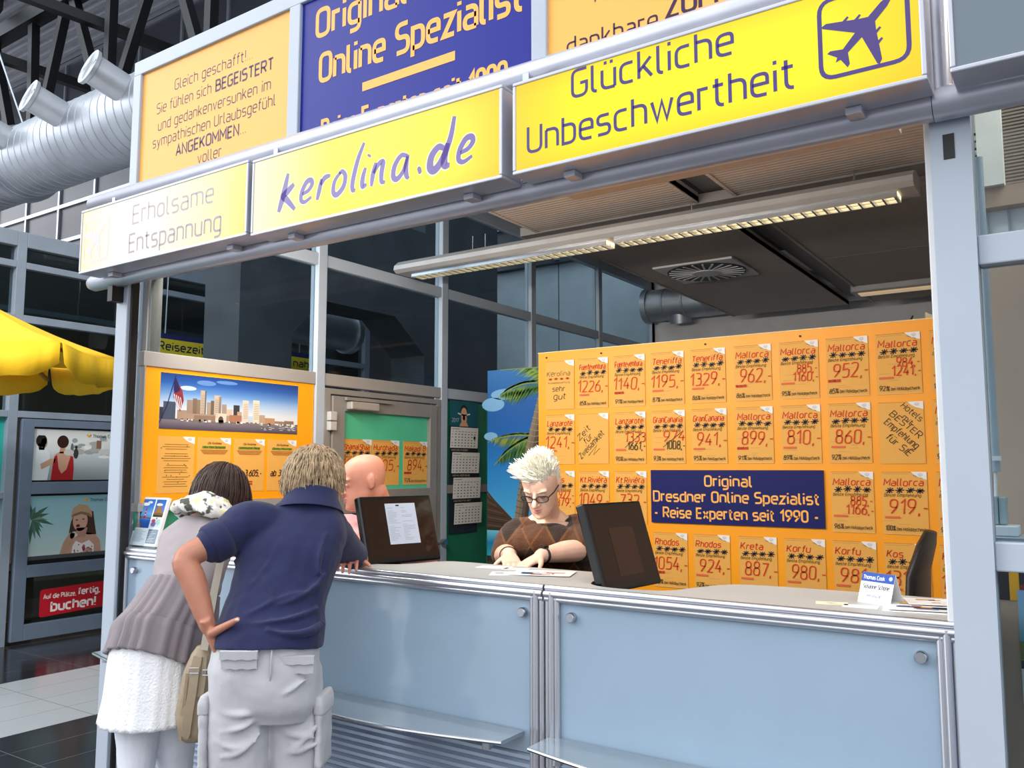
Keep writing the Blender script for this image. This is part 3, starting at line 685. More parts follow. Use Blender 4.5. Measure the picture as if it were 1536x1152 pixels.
# ================================================================== COUNTERS
ZK = 1.193
m_fg = mat('frosted_front_glass', '93A9BC', .10, var=.02, spec=.6)
m_slat = mat('ribbed_aluminium', 'A9B7C9', .32, .5)
m_shelf = mat('smoked_shelf_glass', '7E8C98', .12, var=.03)
def rprof(w, p, q, out, m=0):    # three-ribbed aluminium profile from p to q, 'out' = outer side
    p, q, o = V(p), V(q), V(out); f_ = V((0, -1, 0))
    for k, (a, d) in enumerate(((.0, .010), (.018, .020), (.034, .012))):
        c = p - o * (a + .008) + f_ * d; w.tube([c, c + (q - p)], .0105, 10, m)
    w.obox(p - o * .047 - f_ * .0, q - p, o * .047, f_ * .012, m)
def counter(x0, x1, label, top, knobs):
    r = thing('sales_counter', label, 'counter', ((x0 + x1) / 2, .2, 0), 'sales counters of the booth')
    c = MB().box(x0 + .006, x1 - .006, .012, .05, .06, ZK - .03); c.box(x0 + .006, x0 + .03, .05, .34, .06, ZK - .03).box(x1 - .03, x1 - .006, .05, .34, .06, ZK - .03).box(x0 + .01, x1 - .01, .03, .33, 0, .08).box(x0 + .03, x1 - .03, .05, .38, .72, .74); c.build('carcass', mat('counter_side', '8D949C', .5), r)
    c = MB(); c.prism([(a, b_, ZK - .028) for a, b_ in top], (0, 0, .028)); c.build('worktop', M_TOP, r)
    c = MB(); rprof(c, (x0 + .004, 0, ZK), (x1 - .004, 0, ZK), (0, 0, 1)); rprof(c, (x0 + .004, 0, .06), (x0 + .004, 0, ZK - .02), (-1, 0, 0)); rprof(c, (x1 - .004, 0, .06), (x1 - .004, 0, ZK - .02), (1, 0, 0)); c.build('edge_profile', M_ALU2, r, smooth='auto')
    MB().box(x0 + .05, x1 - .05, -.004, .006, .655, ZK - .05).build('front_glass', m_fg, r)
    c = MB(); z = .08
    pr = [(-.0, z)]
    while z < .64: pr += [(-.012, z + .006), (-.012, z + .017), (-.0, z + .023)]; z += .025
    vs = [(x, a, zz) for x in (x0 + .05, x1 - .05) for a, zz in pr]; k = len(pr)
    c.add(vs, [(i, i + 1, k + i + 1, k + i)[::-1] for i in range(k - 1)]); c.build('ribbed_panel', m_slat, r)
    for kx, kz in knobs:
        c = MB(); c.tube([(kx, -.004, kz), (kx, -.022, kz), (kx, -.026, kz)], [.016, .016, .013], 20); c.build('glass_fixing', M_STEEL, r, smooth='auto')
    # bowed foot shelf on brackets
    P_ = [(x0 + .02, -.012)] + [(x0 + .02 + (x1 - x0 - .10) * t_, -.14 - .085 * math.sin(PI * t_)) for t_ in [i / 16 for i in range(17)]] + [(x1 - .08, -.012)]
    sh = MB().prism([(a, b_, .712) for a, b_ in P_], (0, 0, .012)).build('shelf', m_shelf, r)
    e = MB(); e.tube([(a, b_, .718) for a, b_ in P_[1:-1]], .0065, 8); e.build('shelf_edge', M_STEEL, sh)
    for bx in (x0 + .12, x1 - .14):
        b_ = MB(); b_.cyl((bx, -.0, .70), (bx, -.14, .702), .010, 10); b_.cyl((bx, -.135, .69), (bx, -.135, .7115), .016, 12); b_.build('shelf_bracket', M_STEEL, r)
    return r
def arc(p): return [(q.x, q.y) for q in crom(p, 5)]
counter(-3.6, -2.4, 'left counter unit under the brochure stand, partly behind the couple', [(-3.6, 0), (-2.4, 0), (-2.4, .2), (-2.5, .36), (-2.6, .4), (-3.52, .4), (-3.52, .1), (-3.6, .1)], [(-3.485, 1.09), (-2.5, 1.09)])
counter(-2.4, -1.2, 'middle counter unit with the document monitor behind it', [(-2.4, 0), (-1.2, 0), (-1.2, .39)] + arc([(-1.2, .39), (-1.62, .385), (-1.82, .39), (-1.92, .36), (-1.98, .2), (-2.1, .13), (-2.3, .13), (-2.4, .2)])[1:], [(-1.285, 1.10), (-2.3, 1.10)])
counter(-1.2, 0.0, 'right counter unit with the name card on it', [(-1.2, 0), (0, 0), (0, .4)] + arc([(0, .4), (-.4, .395), (-.68, .36), (-.77, .22), (-.82, .1), (-.95, .055), (-1.07, .08), (-1.12, .18), (-1.14, .39), (-1.2, .39)])[1:], [(-1.10, 1.10), (-.091, 1.10)])
MB().box(-1.203, -1.197, .002, .03, .06, ZK - .03).build('trim_36', M_BLACK)['kind'] = 'structure'
# ------------------------------------------------------------------ monitors
m_mon = mat('black_gloss_plastic', '0C0B0C', .18)
m_scr = mat('brown_reflecting_screen', '26150C', .10, var=.05, spec=.6)
def monitor(x, y, zb, ang, tilt, w_, h_, label, page, pc):
    r = thing('monitor', label, 'computer monitor', (x, y, 0))
    n_ = V((math.cos(ang), math.sin(ang), 0)); ax = V((-math.sin(ang), math.cos(ang), 0)); up = V((0, 0, 1)) * math.cos(tilt) - n_ * math.sin(tilt); nn = ax.cross(up).normalized()
    o = V((x, y, zb)) - ax * w_ / 2
    c = MB(); c.obox(o - nn * .03, ax * w_, up * h_, nn * .034); c.obox(o - nn * .055 + ax * .05 + up * .05, ax * (w_ - .1), up * (h_ - .1), nn * .03); c.build('housing', m_mon, r, bevel=.006)
    P = Print(o + nn * .0045, ax, up); P.rect(.016, .022, w_ - .016, h_ - .016, '25150C');  # brown tone of a reflecting screen put into its colour
    scr = P.build('screen', printed('monitor_screen', .12, .3), r)
    P = Print(o + nn * .0052, ax, up); u0, v0, u1, v1 = page
    P.rect(u0, v0, u1, v1, pc); P.up()
    if pc != '3A2114':
        P.rect(u0 + (u1 - u0) * .35, v1 - .012, u0 + (u1 - u0) * .46, v1 - .006, '22242C')
        for i in range(22):
            v = v1 - .02 - i * (v1 - v0 - .03) / 22
            for a, b_ in ((.05, .45), (.5, .92)):
                L = random.uniform(.3, 1) * (b_ - a)
                if random.random() < .8: P.rect(u0 + (u1 - u0) * a, v, u0 + (u1 - u0) * (a + L), v + .0022, '8D93A0')
    P.build('page_or_reflection', printed('screen_page', .2, 0, .30) if pc != '3A2114' else MATS['monitor_screen'], r)  # on the brown screens this rectangle is a reflection painted as colour
    zt = ZK if False else .74
    base = V((x, y, 0)) - n_ * .10
    b_ = MB(); b_.cyl((base.x, base.y, .755), (base.x + n_.x * .03, base.y + n_.y * .03, zb + .12), .03, 14); b_.build('stand', m_mon, r)
    b_ = MB(); b_.tube([(base.x, base.y, .741), (base.x, base.y, .757)], .10, 24); b_.build('foot', m_mon, r)
    return r
R_ = math.radians
monitor(-2.041, .268, 1.19, R_(-13.7), R_(17.5), .36, .278, 'black monitor showing a page of text, in front of the bald man', (.12, .075, .27, .245), 'A6ADBC')
monitor(-1.02, .275, 1.165, R_(-6), R_(17), .36, .30, 'black monitor with a brown dark screen, right of the blonde woman', (.11, .045, .26, .21), '3A2114')
monitor(-3.43, .41, 1.13, R_(-30), R_(12), .36, .26, 'black monitor half hidden behind the woman with the scarf, beside the brochure stand', (.05, .05, .2, .2), '3A2114')
# ------------------------------------------------------------------ things on the counter
br = thing('brochure_stand', 'clear brochure stand with a white travel brochure at the left counter end', 'brochure holder', (-3.48, .05, ZK))
O = V((-3.588, .03, ZK + .006)); U = V((1, .0, 0)).normalized(); Wv = V((-.0, .26, .95)); Wv = (Wv - U * Wv.dot(U)).normalized()
P = Print(O + V((0, -.012, .004)), U, Wv); P.slab(0, 0, .215, .235, .016, 'F3F4F6'); P.up()
P.grad(.012, .085, .118, .225, ['1F4FA0', '2E62B8', '6FA8E0', '3C82D8', '2F74D0'], 8); P.grad(.128, .14, .205, .225, ['8A6A3A', '3D74C4', '2A62B8'], 5)
P.up(); P.ell(.05, .2, .03, .008, 'F2F6FA', 12).ell(.08, .21, .02, .006, 'E4EDF6', 10).ell(.16, .2, .025, .007, 'E8EEF4', 10)
P.poly([(.055, .13), (.07, .13), (.066, .185), (.06, .185)], 'B8342C').rect(.057, .145, .069, .152, 'F4F4F4').rect(.058, .16, .068, .167, 'F4F4F4').poly([(.012, .125), (.05, .135), (.118, .128), (.118, .135), (.012, .14)], '6E5A4A').poly([(.012, .085), (.05, .085), (.04, .108), (.012, .112)], 'C08A4A')
P.poly([(.13, .15), (.2, .15), (.18, .185), (.16, .215), (.145, .18)], '9A7038').poly([(.128, .14), (.205, .14), (.205, .155), (.17, .162), (.128, .155)], '3A2E26')
P.rect(.128, .09, .205, .135, 'D8DCE0'); P.up(); P.ell(.15, .105, .02, .012, '8A6AA8', 10).ell(.185, .115, .014, .014, '8FC2A4', 10).ell(.145, .122, .016, .008, 'C44A6A', 10).poly([(.16, .13), (.172, .13), (.166, .14)], '3E3A34')
P.rect(.128, .012, .205, .08, '6F7886')
for i in range(9): P.rect(.016, .072 - i * .0065, .016 + random.uniform(.05, .095), .0745 - i * .0065, 'B9BDC6')
P.up()
for i in range(7): P.rect(.133, .068 - i * .008, .133 + random.uniform(.03, .065), .0705 - i * .008, 'C9CED6')
P.build('brochure', M_GLOSSP, br)
c = MB(); m_ac = glassmat('acrylic', 'F2F6F8')
c.obox(O + V((-.012, -.025, 0)), U * .24, Wv * .13, Wv.cross(U) * .003); c.obox(O + V((-.012, .03, 0)), U * .24, Wv * .17, Wv.cross(U) * .003); c.obox(O + V((-.012, -.025, -.004)), U * .24, V((0, .10, 0)), V((0, 0, .003))); c.build('acrylic_holder', m_ac, br)
# dark card terminal in front of the bald man
t_ = thing('card_terminal', 'dark grey slab terminal on the counter beside the navy shirt', 'terminal', (-2.34, .16, ZK))
MB().obox((-2.43, .10, ZK), (.18, .06, 0), (-.04, .11, 0), (0, 0, .028)).build('body', mat('dark_grey_plastic', '4A4A4C', .5), t_, bevel=.008)
MB().obox((-2.415, .113, ZK + .0282), (.15, .05, 0), (-.028, .08, 0), (0, 0, .0012)).build('display', mat('terminal_top', 'C6C3BE', .4), t_)
def paper(x, y, w_, h_, rot, z, cols, name, label, group=None):
    U = V((math.cos(rot), math.sin(rot), 0)); Wv = V((-math.sin(rot), math.cos(rot), 0))
    P = Print(V((x, y, ZK + z)), U, Wv); P.slab(-w_ / 2, -h_ / 2, w_ / 2, h_ / 2, .0012, cols[0]); P.up()
    for i in range(len(cols) - 1):
        for q in range(3):
            a = random.uniform(-.42, .1) * w_; b_ = random.uniform(-.42, .2) * h_
            P.rect(a, b_, a + random.uniform(.12, .35) * w_, b_ + random.uniform(.08, .22) * h_, cols[i + 1])
        P.up()
    o = P.build(name, M_PRINT); return tag(o, label, 'paper', group)
paper(-1.62, .30, .13, .07, .2, .0016, ['F6F6F4'], 'paper_slip', 'small white slip lying on the middle counter near the document monitor')
paper(-1.46, .17, .14, .10, .5, .0016, ['F4F5F4', 'D8DADC'], 'paper_sheet', 'white sheet under the magazine in front of the blonde woman')
paper(-1.52, .30, .10, .05, .2, .0016, ['F8F8F6'], 'paper_slip', 'white slip left of the magazine, near the blonde woman wrists')
paper(-1.36, .235, .22, .15, .35, .004, ['E9E6E2', '7FA6C8', 'C8604A', 'F2F2F0'], 'magazine', 'open coloured magazine on the counter in front of the blonde woman')
paper(-.335, .12, .085, .05, .25, .0016, ['EFE3C8', 'D9C08A'], 'paper_slip', 'cream ticket lying left of the name card')
paper(-.255, .105, .09, .05, .1, .0016, ['F2F2F0'], 'paper_slip', 'white slip lying just in front of the name card')
paper(-.12, .12, .16, .09, .15, .0016, ['F4F4F2'], 'paper_sheet', 'white sheet under the magazines beside the right post')
paper(-.10, .17, .20, .15, .25, .006, ['EDEBE8', 'C2604C', '6A8CB8', 'E0B060', '3C4A66'], 'magazine', 'colourful magazine at the right end of the counter beside the post')
paper(-.075, .25, .18, .12, .3, .010, ['F1EFEA', 'D0A078'], 'magazine', 'cream magazine behind the colourful one at the right counter end')
for i in range(6):
    pass
ps = tag(MB().obox((-.86, .18, 1.10), (.14, -.03, 0), (.03, .16, 0), (0, 0, .006)).obox((-.855, .185, 1.106), (.13, -.02, 0), (.03, .15, 0), (0, 0, .05)).build('paper_stack', mat('white_paper', 'ECECEA', .7), bevel=.002), 'stack of white paper right of the brown screen', 'paper')
tag(MB().box(-.90, -.70, .16, .42, .742, 1.098).build('printer', mat('charcoal_plastic', '2B2B2E', .5), bevel=.01), 'black printer under the paper stack behind the right counter', 'printer')
# name card (tent)
nc = thing('name_card', 'folded white name card with a blue header on the right counter', 'name card', (-.23, .19, ZK))
a, b_ = V((-.285, .205, ZK)), V((-.19, .155, ZK)); U = (b_ - a).normalized(); back = V((-U.y, U.x, 0)); top = V((0, 0, .082)) + back * .028
P = Print(a, U, top); L = (b_ - a).length; hh = top.length
P.slab(0, 0, L, hh, .0015, 'F4F5F6'); P.up(); P.rect(0, hh * .70, L, hh, '3457A8')
P.text('Thomas Cook', .006, hh * .78, .0105, 'F2F4FA', 1.6, fit=.07); P.ell(L - .012, hh * .86, .006, .006, 'BFD4F0', 12)
P.text('Susanne Schöne', .01, hh * .48, .012, '3A3F52', 1.2, fit=.085, slant=.15, hand=.8); P.text('kerolina.de', .028, hh * .2, .009, '6A70A0', .9, fit=.045, slant=.2, hand=.8)
P.build('card_front', M_PRINT, nc)
MB().obox(a + top, U * L, back * .030 - V((0, 0, .082)), back.normalized() * .0015).build('card_back', M_WHITE, nc)
# high-backed office chair
ch = thing('office_chair', 'black high-backed office chair seen edge-on behind the right counter', 'chair', (-.30, 1.0, 0))
m_chair = mat('black_leather', '1B1412', .45, bump=.15, bscale=60)
c = MB(); prof = [(-.01, .52), (.0, .62), (.03, .8), (.045, 1.0), (.055, 1.2), (.085, 1.30), (.10, 1.345)]
ux = V((.93, .0, 0)); 
pts = [(-.30 + a, 1.0, z) for a, z in prof]; c.tube(pts, [(.20, .045), (.235, .045), (.24, .035), (.23, .03), (.205, .028), (.15, .026), (.06, .02)], 20); c.build('backrest', m_chair, ch, smooth=True)
c = MB(); c.tube([(-.52, 1.0, .46), (-.52, 1.0, .47), (-.52, 1.0, .52), (-.52, 1.0, .54)], [.2, .24, .24, .2], 24); c.build('seat', m_chair, ch, smooth='auto')
MB().cyl((-.52, 1, .08), (-.52, 1, .46), .03, 12).build('gas_column', M_STEEL, ch)
for i in range(5):
    a = 2 * PI * i / 5; MB().beam((-.52, 1, .09), (-.52 + .3 * math.cos(a), 1 + .3 * math.sin(a), .07), .04, .03).build('leg', M_BLACK, ch)
    c = MB(); c.tube([(-.52 + .3 * math.cos(a) - .02 * math.sin(a), 1 + .3 * math.sin(a) + .02 * math.cos(a), .03), (-.52 + .3 * math.cos(a) + .02 * math.sin(a), 1 + .3 * math.sin(a) - .02 * math.cos(a), .03)], .03, 12); c.build('castor', M_BLACK, ch)
MB().beam((-.52, 1, .44), (-.3, 1, .55), .08, .02).build('back_bracket', M_BLACK, ch)
# ================================================================== ORANGE BOARD WITH FLYERS
YB = 2.27
bd = thing('display_board', 'large orange display board behind the counter, covered in flyers', 'board', (-1.3, YB, 0))
MB().box(-2.665, -.0, YB, YB + .03, .55, 2.317).build('panel', M_ORANGE, bd, bevel=.002)
MB().box(-2.668, 0.0, YB - .001, YB + .031, 2.317, 2.322).build('edge_strip', mat('pale_board_edge', 'F3D9A0', .5), bd)
for x in (-2.4, -.3): MB().box(x, x + .06, YB + .03, YB + .08, 0, 2.1).build('post', M_ALU, bd)
for x in (-2.60, -2.2, -1.52, -.98): MB().cyl((x, YB - .001, 2.285), (x, YB - .006, 2.285), .006, 8).build('pin', M_DARKM, bd)
# dark leafy clutter behind the board top right
sign = Print((-1.872, YB - .012, 1.255), (1, 0, 0), (0, 0, 1)); sign.slab(0, 0, .99, .305, .010, '171D60'); 
sign.text('Original', .47, .215, .056, ORG, 1.75, fit=.27, align='c'); sign.text('Dresdner Online Spezialist', .49, .125, .056, ORG, 1.75, fit=.945, align='c'); sign.text('- Reise Experten seit 1990 -', .49, .032, .056, ORG, 1.75, fit=.935, align='c')
tag(sign.build('board_sign', M_PRINT), 'dark blue sign with three lines of orange lettering on the orange board', 'sign')
PAPER = 'E9AE57'; RED = 'D2411E'; DRK = '3F3A2C'; GRN = '6B5A26'
def corner(P, w_, h_, lg=1):
    P.up(); P.poly([(w_ * .66, h_), (w_ * .72, h_ * .955), (w_ * .82, h_ * .91), (w_, h_ * .872), (w_, h_)], 'EEEDEA'); P.up()
    P.stroke([V((w_ * (.86 + .05 * math.cos(t_)), h_ * (.955 + .022 * math.sin(t_)))) for t_ in [.7 * i for i in range(10)]], .0015, 'A9ACB8')
    P.stroke([V((w_ * (.86 + .03 * math.cos(t_)), h_ * (.95 + .014 * math.sin(t_ * 2)))) for t_ in [.8 * i for i in range(9)]], .0014, 'B7B9C4')
    if lg: P.text('Neu da', w_ * .70, h_ * .935, .007, '3E4A78', 1.3, slant=.2, hand=1, fit=w_ * .2, rot=-.35, seg=2)
def flyer(x, ztop, label, name_, price, pct, group, y=YB - .0045, w_=.211, h_=.312, U=(1, 0, 0), O=None, date='', old='', stars=4, struck=None, plus=False, obj='flyer'):
    P = Print(O if O else (x, y, ztop - h_), U, (0, 0, 1)); P.slab(0, 0, w_, h_, .0012, PAPER)
    P.up()
    for q in range(5):
        a = random.uniform(.03, .5) * w_; b_ = random.uniform(.12, .5) * h_; P.rect(a, b_, a + random.uniform(.15, .3) * w_, b_ + .003, 'CFA062')
    P.rect(.0, h_ - .0035, w_, h_, 'C98F46'); P.rect(.04 * w_, h_ - .012, .6 * w_, h_ - .0105, 'B98443'); P.rect(0, 0, w_, .003, 'F2C47E')
    corner(P, w_, h_)
    nm = name_.split('|')[0]
    if nm: P.text(nm, .05 * w_, h_ * .775, .034, RED, 1.55, slant=.16, hand=.8, fit=min(.86, .115 * len(nm)) * w_, R=2.6, seg=4)
    sy = h_ * .665
    for q in range(stars): 
        P.text('*', w_ * (.07 + .225 * q), sy - .006, .038, '2E2C34', 1.35, fit=w_ * .19, slant=.1, hand=1.2, seg=2)
    P.stroke([V((w_ * .08, sy + .012)), V((w_ * .5, sy + .014)), V((w_ * .93, sy + .013))], .0013, '2E2C34')
    P.text('Beste Empfehlung', .05 * w_, h_ * .60, .0155, GRN, 1.3, slant=.2, hand=.9, fit=w_ * .80, seg=3)
    if date: P.rect(.03 * w_, h_ * .245, .33 * w_, h_ * .29, 'D9432B'); P.text(date, .04 * w_, h_ * .25, .012, '5A1A12', 1.5, fit=w_ * .28, hand=.8, seg=3)
    else: P.up(); P.rect(.05 * w_, h_ * .25, .38 * w_, h_ * .285, 'DE6B45')
    ps = price.split('/')
    if len(ps) == 2:
        if struck:
            P.text(ps[0], .97 * w_, h_ * .42, .058, RED, 1.0, slant=.1, hand=.7, fit=w_ * .62, align='r', seg=4)
            P.up(); P.stroke([V((w_ * .34, h_ * .31)), V((w_ * .92, h_ * .60))], .0028, DRK)
            P.text(ps[1], .98 * w_, h_ * .27, .046, DRK, 1.15, slant=.1, hand=.7, fit=w_ * .55, align='r', seg=4)
        else:
            P.text(ps[0], .96 * w_, h_ * .45, .045, RED, 1.15, slant=.08, hand=.7, fit=w_ * .50, align='r', seg=4); P.text(ps[1], .98 * w_, h_ * .30, .048, RED, 1.15, slant=.08, hand=.7, fit=w_ * .63, align='r', seg=4)
    else: P.text(price, .985 * w_, h_ * .33, .070, RED, .9, slant=.10, hand=.6, fit=w_ * (.165 * len(price)), align='r', seg=4)
    if pct: P.text(pct + '%', .05 * w_, h_ * .06, .024, DRK, 1.3, slant=.15, hand=.7, fit=w_ * .22, seg=3); P.text('bei Holidaycheck', w_ * .31, h_ * .06, .0165, DRK, 1.25, slant=.15, hand=.8, fit=w_ * .63, seg=3)
    return tag(P.build(obj, M_PRINT), label, 'flyer', group)
GF = 'handwritten offer flyers on the orange board'
XC = [-2.605, -2.364, -2.114, -1.864, -1.613, -1.351, -1.098, -.847, -.598, -.345]
R1 = [None, ('Fuerteventura', '1226,-', '85', ''), ('Fuerteventura', '1140,-', '91', '18.08.17'), ('Teneriffa', '1195,-', '87', ''), ('Teneriffa', '1329,-', '86', ''), ('Mallorca', '962,-', '86', '18.09.17'), ('Mallorca', '885,-/1160,-', '95', ''), ('Mallorca', '952,-', '85', '31.08.17'), ('Mallorca', '984,-/1241,-', '92', ''), ('Mallorca', '907,-', '100', '')]
R2 = [('Lanzarote', '1241,-', '', ''), None, ('Lanzarote', '1333/1661,-', '90', ''), ('GranCanaria', '974/1008,-', '93', ''), ('GranCanaria', '941,-', '95', ''), ('Mallorca', '899,-', '91', '21.09.17'), ('Mallorca', '810,-', '89', ''), ('Mallorca', '860,-', '92', ''), None, ('Mallorca', '925,-', '93', '')]
R3 = [('Tunis', '922,-/879,-', '', ''), ('Kt.Rivièra', '1049,-', '', ''), ('Kt.Rivièra', '732,-', '', ''), 0, 0, 0, 0, ('Mallorca', '885,-/1166,-', '96', ''), ('Mallorca', '919,-', '100', ''), ('Mallorca', '948,-', '97', '')]
R4 = [0, 0, ('Rhodos', '1012,-', '', ''), ('Rhodos', '1054,-', '82', '18.09.17'), ('Rhodos', '924,-', '92', ''), ('Kreta', '887,-', '97', ''), ('Korfu', '980,-', '92', ''), ('Korfu', '981,-', '88', ''), ('Kos', '1318,-', '', ''), ('Kos', '1120,-', '', '')]
G['è'] = G['é']
for r_, (row, zt) in enumerate(((R1, 2.258), (R2, 1.910), (R3, 1.553), (R4, 1.197))):
    for i, q in enumerate(row):
        if not q: continue
        nm, pr, pc, dt = q; st = pr in ('1333/1661,-', '974/1008,-')
        rn = ('top', 'second', 'third', 'bottom')[r_]
        lab = 'orange flyer handwritten %s %s, %s row of the board' % (nm.replace('.', ' '), pr.replace('/', ' and ').replace(',-', ' euro'), rn)
        if i == 9: lab = 'orange flyer cut off by the right post, %s row of the board' % rn
        if r_ == 3 and i == 2: lab = 'orange flyer hidden behind the brown dark screen, bottom row of the board'
        flyer(XC[i], zt, lab, nm, pr, pc, GF, date=dt, struck=st)
def slogan(x, zt, lines, rot, label, w_=.211, h_=.312):
    P = Print((x, YB - .0045, zt - h_), (1, 0, 0), (0, 0, 1)); P.slab(0, 0, w_, h_, .0012, PAPER); P.up(); P.rect(0, h_ - .0035, w_, h_, 'C98F46'); corner(P, w_, h_, 0)
    for t_, u, v, h, f_ in lines: P.text(t_, u * w_, v * h_, h, DRK, 1.15, slant=.1, hand=.8, fit=f_ * w_, rot=rot, align='c', seg=4)
    return P
P = slogan(XC[1], 1.910, [('Zeit', .22, .58, .036, .5), ('für', .36, .46, .036, .3), ('Zweisamkeit', .48, .34, .036, 1.05)], .75, '')
P.up(); P.stroke([V((.07, .05)), V((.13, .115)), V((.105, .055)), V((.15, .095))], .003, DRK)
tag(P.build('flyer', M_PRINT), 'orange slogan flyer reading Zeit für Zweisamkeit in slanted dark writing', 'flyer', GF)
P = slogan(XC[8], 1.905, [('Hotels', .70, .80, .03, .55), ('mit', .60, .68, .026, .24), ('BESTER', .55, .60, .032, .85), ('Empfehlung', .45, .45, .032, .92), ('für SIE', .38, .27, .034, .66)], -.75, '')
tag(P.build('flyer', M_PRINT), 'orange slogan flyer reading Hotels mit BESTER Empfehlung für SIE', 'flyer', GF)
P = slogan(XC[0], 2.258, [], 0, ''); P.text('Kerolina', .01, .215, .03, DRK, 1, slant=.12, hand=.8, fit=.17); P.text('****', .02, .185, .022, 'B8281E', 1.4, fit=.16, hand=1); P.text('Kundenbewertung', .02, .165, .012, DRK, .9, hand=.8, fit=.16); P.text('sehr', .05, .115, .034, DRK, 1, slant=.12, hand=.8, fit=.09); P.text('gut', .06, .065, .038, DRK, 1, slant=.12, hand=.8, fit=.085)
tag(P.build('flyer', M_PRINT), 'orange flyer handwritten sehr gut at the top left corner of the board', 'flyer', GF)
# paper clutter on the ledge behind the board
t_ = tag(MB().box(-1.0, -.06, 2.37, 2.75, 0, 2.28).build('filing_cabinet', M_DARKM, bevel=.005), 'dark cabinet hidden behind the right part of the orange board', 'cabinet')
for i, (x, h_) in enumerate([(-.78, .05), (-.70, .06), (-.60, .07), (-.50, .09), (-.38, .10), (-.27, .10), (-.16, .09)]):
    c = MB(); c.prism([(x, 2.42, 2.28), (x + .07, 2.42, 2.28), (x + .05, 2.42, 2.28 + h_ * .7), (x + .06 * (i % 2), 2.42, 2.28 + h_)], (0, .03, 0))
    tag(c.build('folder', mat('dark_folder', '3C3632', .6) if i < 4 else mat('cream_folder', 'D9C6A6', .6)), ('dark' if i < 4 else 'cream') + ' folder corner peeking over the board top, ' + ('first', 'second', 'third', 'fourth', 'fifth', 'sixth', 'seventh')[i] + ' from left', 'folder', 'folders behind the board')
# ================================================================== LEFT WALL: orange panel, posters, door, calendar, palm
tag(MB().box(XW - .02, XW - .004, .05, 1.16, 1.40, 2.075).build('orange_panel', M_ORANGE, bevel=.002), 'orange panel filling the first bay of the left wall', 'panel')
struct(MB().box(XW - .05, XW + .005, .036, 1.164, 1.36, 1.40).build('trim_40', M_FRAME))
struct(MB().box(XW - .03, XW - .015, .036, 1.164, .1, 1.36).build('window_40', mat('green_back_painted_glass', '2E9A78', .2)))
UY = (0, 1, 0)
def wsheet(y0, z0, w_, h_, col, x=XW - .0025, t=.0012):
    P = Print((x, y0, z0), UY, (0, 0, 1)); P.slab(0, 0, w_, h_, t, col); P.up(); return P
P = wsheet(.135, 1.768, .90, .285, 'C9D3DE'); w_, h_ = .90, .285
P.grad(0, .05, w_, h_, ['E9E4DC', 'D9DEE6', 'A9C4E2', '5F8FCB', '2C5AA6', '1F3F80'], 14); P.grad(0, 0, w_, .055, ['4A4450', '6E6670', '8A8088'], 4); P.up()
for u, v, a, b_ in ((.16, .215, .05, .012), (.27, .25, .06, .014), (.4, .262, .07, .01), (.55, .07, .12, .02)): P.ell(u, v, a, b_, '5E86C0' if v > .22 else 'B9CCE2', 14)
P.up()
for u0, u1, v, c_ in ((.0, .07, .10, '3A3F4C'), (.02, .09, .13, '4A5568'), (.10, .16, .09, 'A58C7C'), (.155, .19, .145, '9A8678'), (.19, .215, .155, '7C6A5C'), (.215, .235, .15, '8A7666'), (.235, .27, .20, 'B7A797'), (.262, .27, .20, '6A5E58'), (.275, .30, .14, 'A29284'), (.30, .32, .15, '6E5F55'), (.32, .36, .18, 'C0AE9E'), (.35, .365, .175, '8D7C70'), (.37, .40, .135, 'A08E80'), (.40, .44, .11, 'C8B6A2'), (.445, .485, .135, '3F3B40'), (.47, .50, .10, 'B5A08C'), (.505, .545, .165, 'DCCDBB'), (.575, .62, .17, 'E2D3C1'), (.62, .66, .09, 'B49E88'), (.66, .73, .075, 'B98E6C'), (.73, .80, .06, '94806E'), (.80, .87, .065, '8A7464'), (.10, .50, .075, 'A68E7C'), (.2, .33, .068, '8F7566'), (.33, .40, .085, 'D7C9B7'), (.42, .50, .08, 'A9755C')):
    P.rect(u0, .05, u1, v + .01, c_); P.z += .00004
P.up()
for i in range(60):
    u0 = random.choice((.235, .322, .507, .577, .375)); P.rect(u0 + random.uniform(0, .025), random.uniform(.08, .16), u0 + random.uniform(.026, .036), random.uniform(.08, .16), '96867A') if False else None
for u0, u1, vt in ((.508, .543, .168), (.578, .618, .172), (.238, .26, .2), (.323, .348, .18)):
    for q in range(9):
        v = .075 + q * (vt - .08) / 9; P.rect(u0 + .003, v, u1 - .003, v + .002, '9A8A7C')
P.ell(.365, .06, .016, .02, '5A4A44', 14); P.rect(.349, .045, .381, .06, '5A4A44')
for i in range(40): u = random.uniform(.1, .88); P.rect(u, .045 + random.uniform(-.006, .006), u + random.uniform(.008, .02), .056, random.choice(('F0EEE8', 'D9D2C8', '8A7A6C')))
for i in range(24): u = random.uniform(.62, .88); v = random.uniform(.015, .045); P.rect(u, v, u + .02, v + .003, 'D5D8DE')
P.up(); P.stroke([V((.0, .03)), V((.04, .12)), V((.085, .275))], .005, '2A2E58')
P.poly([(.08, .272), (.10, .235), (.125, .20), (.135, .15), (.115, .09), (.105, .13), (.075, .165)], '8E3440'); P.up()
for q in range(4): P.stroke([V((.078 + q * .012, .18 - q * .005)), V((.088 + q * .012, .14 - q * .006)), V((.105 + q * .007, .11 - q * .004))], .004, 'E6DDDC')
P.poly([(.08, .272), (.10, .235), (.112, .20), (.085, .185), (.075, .2)], '2C2A52')
tag(P.build('skyline_poster', M_GLOSSP), 'wide poster of a harbour city skyline with a flag on the orange panel', 'poster')
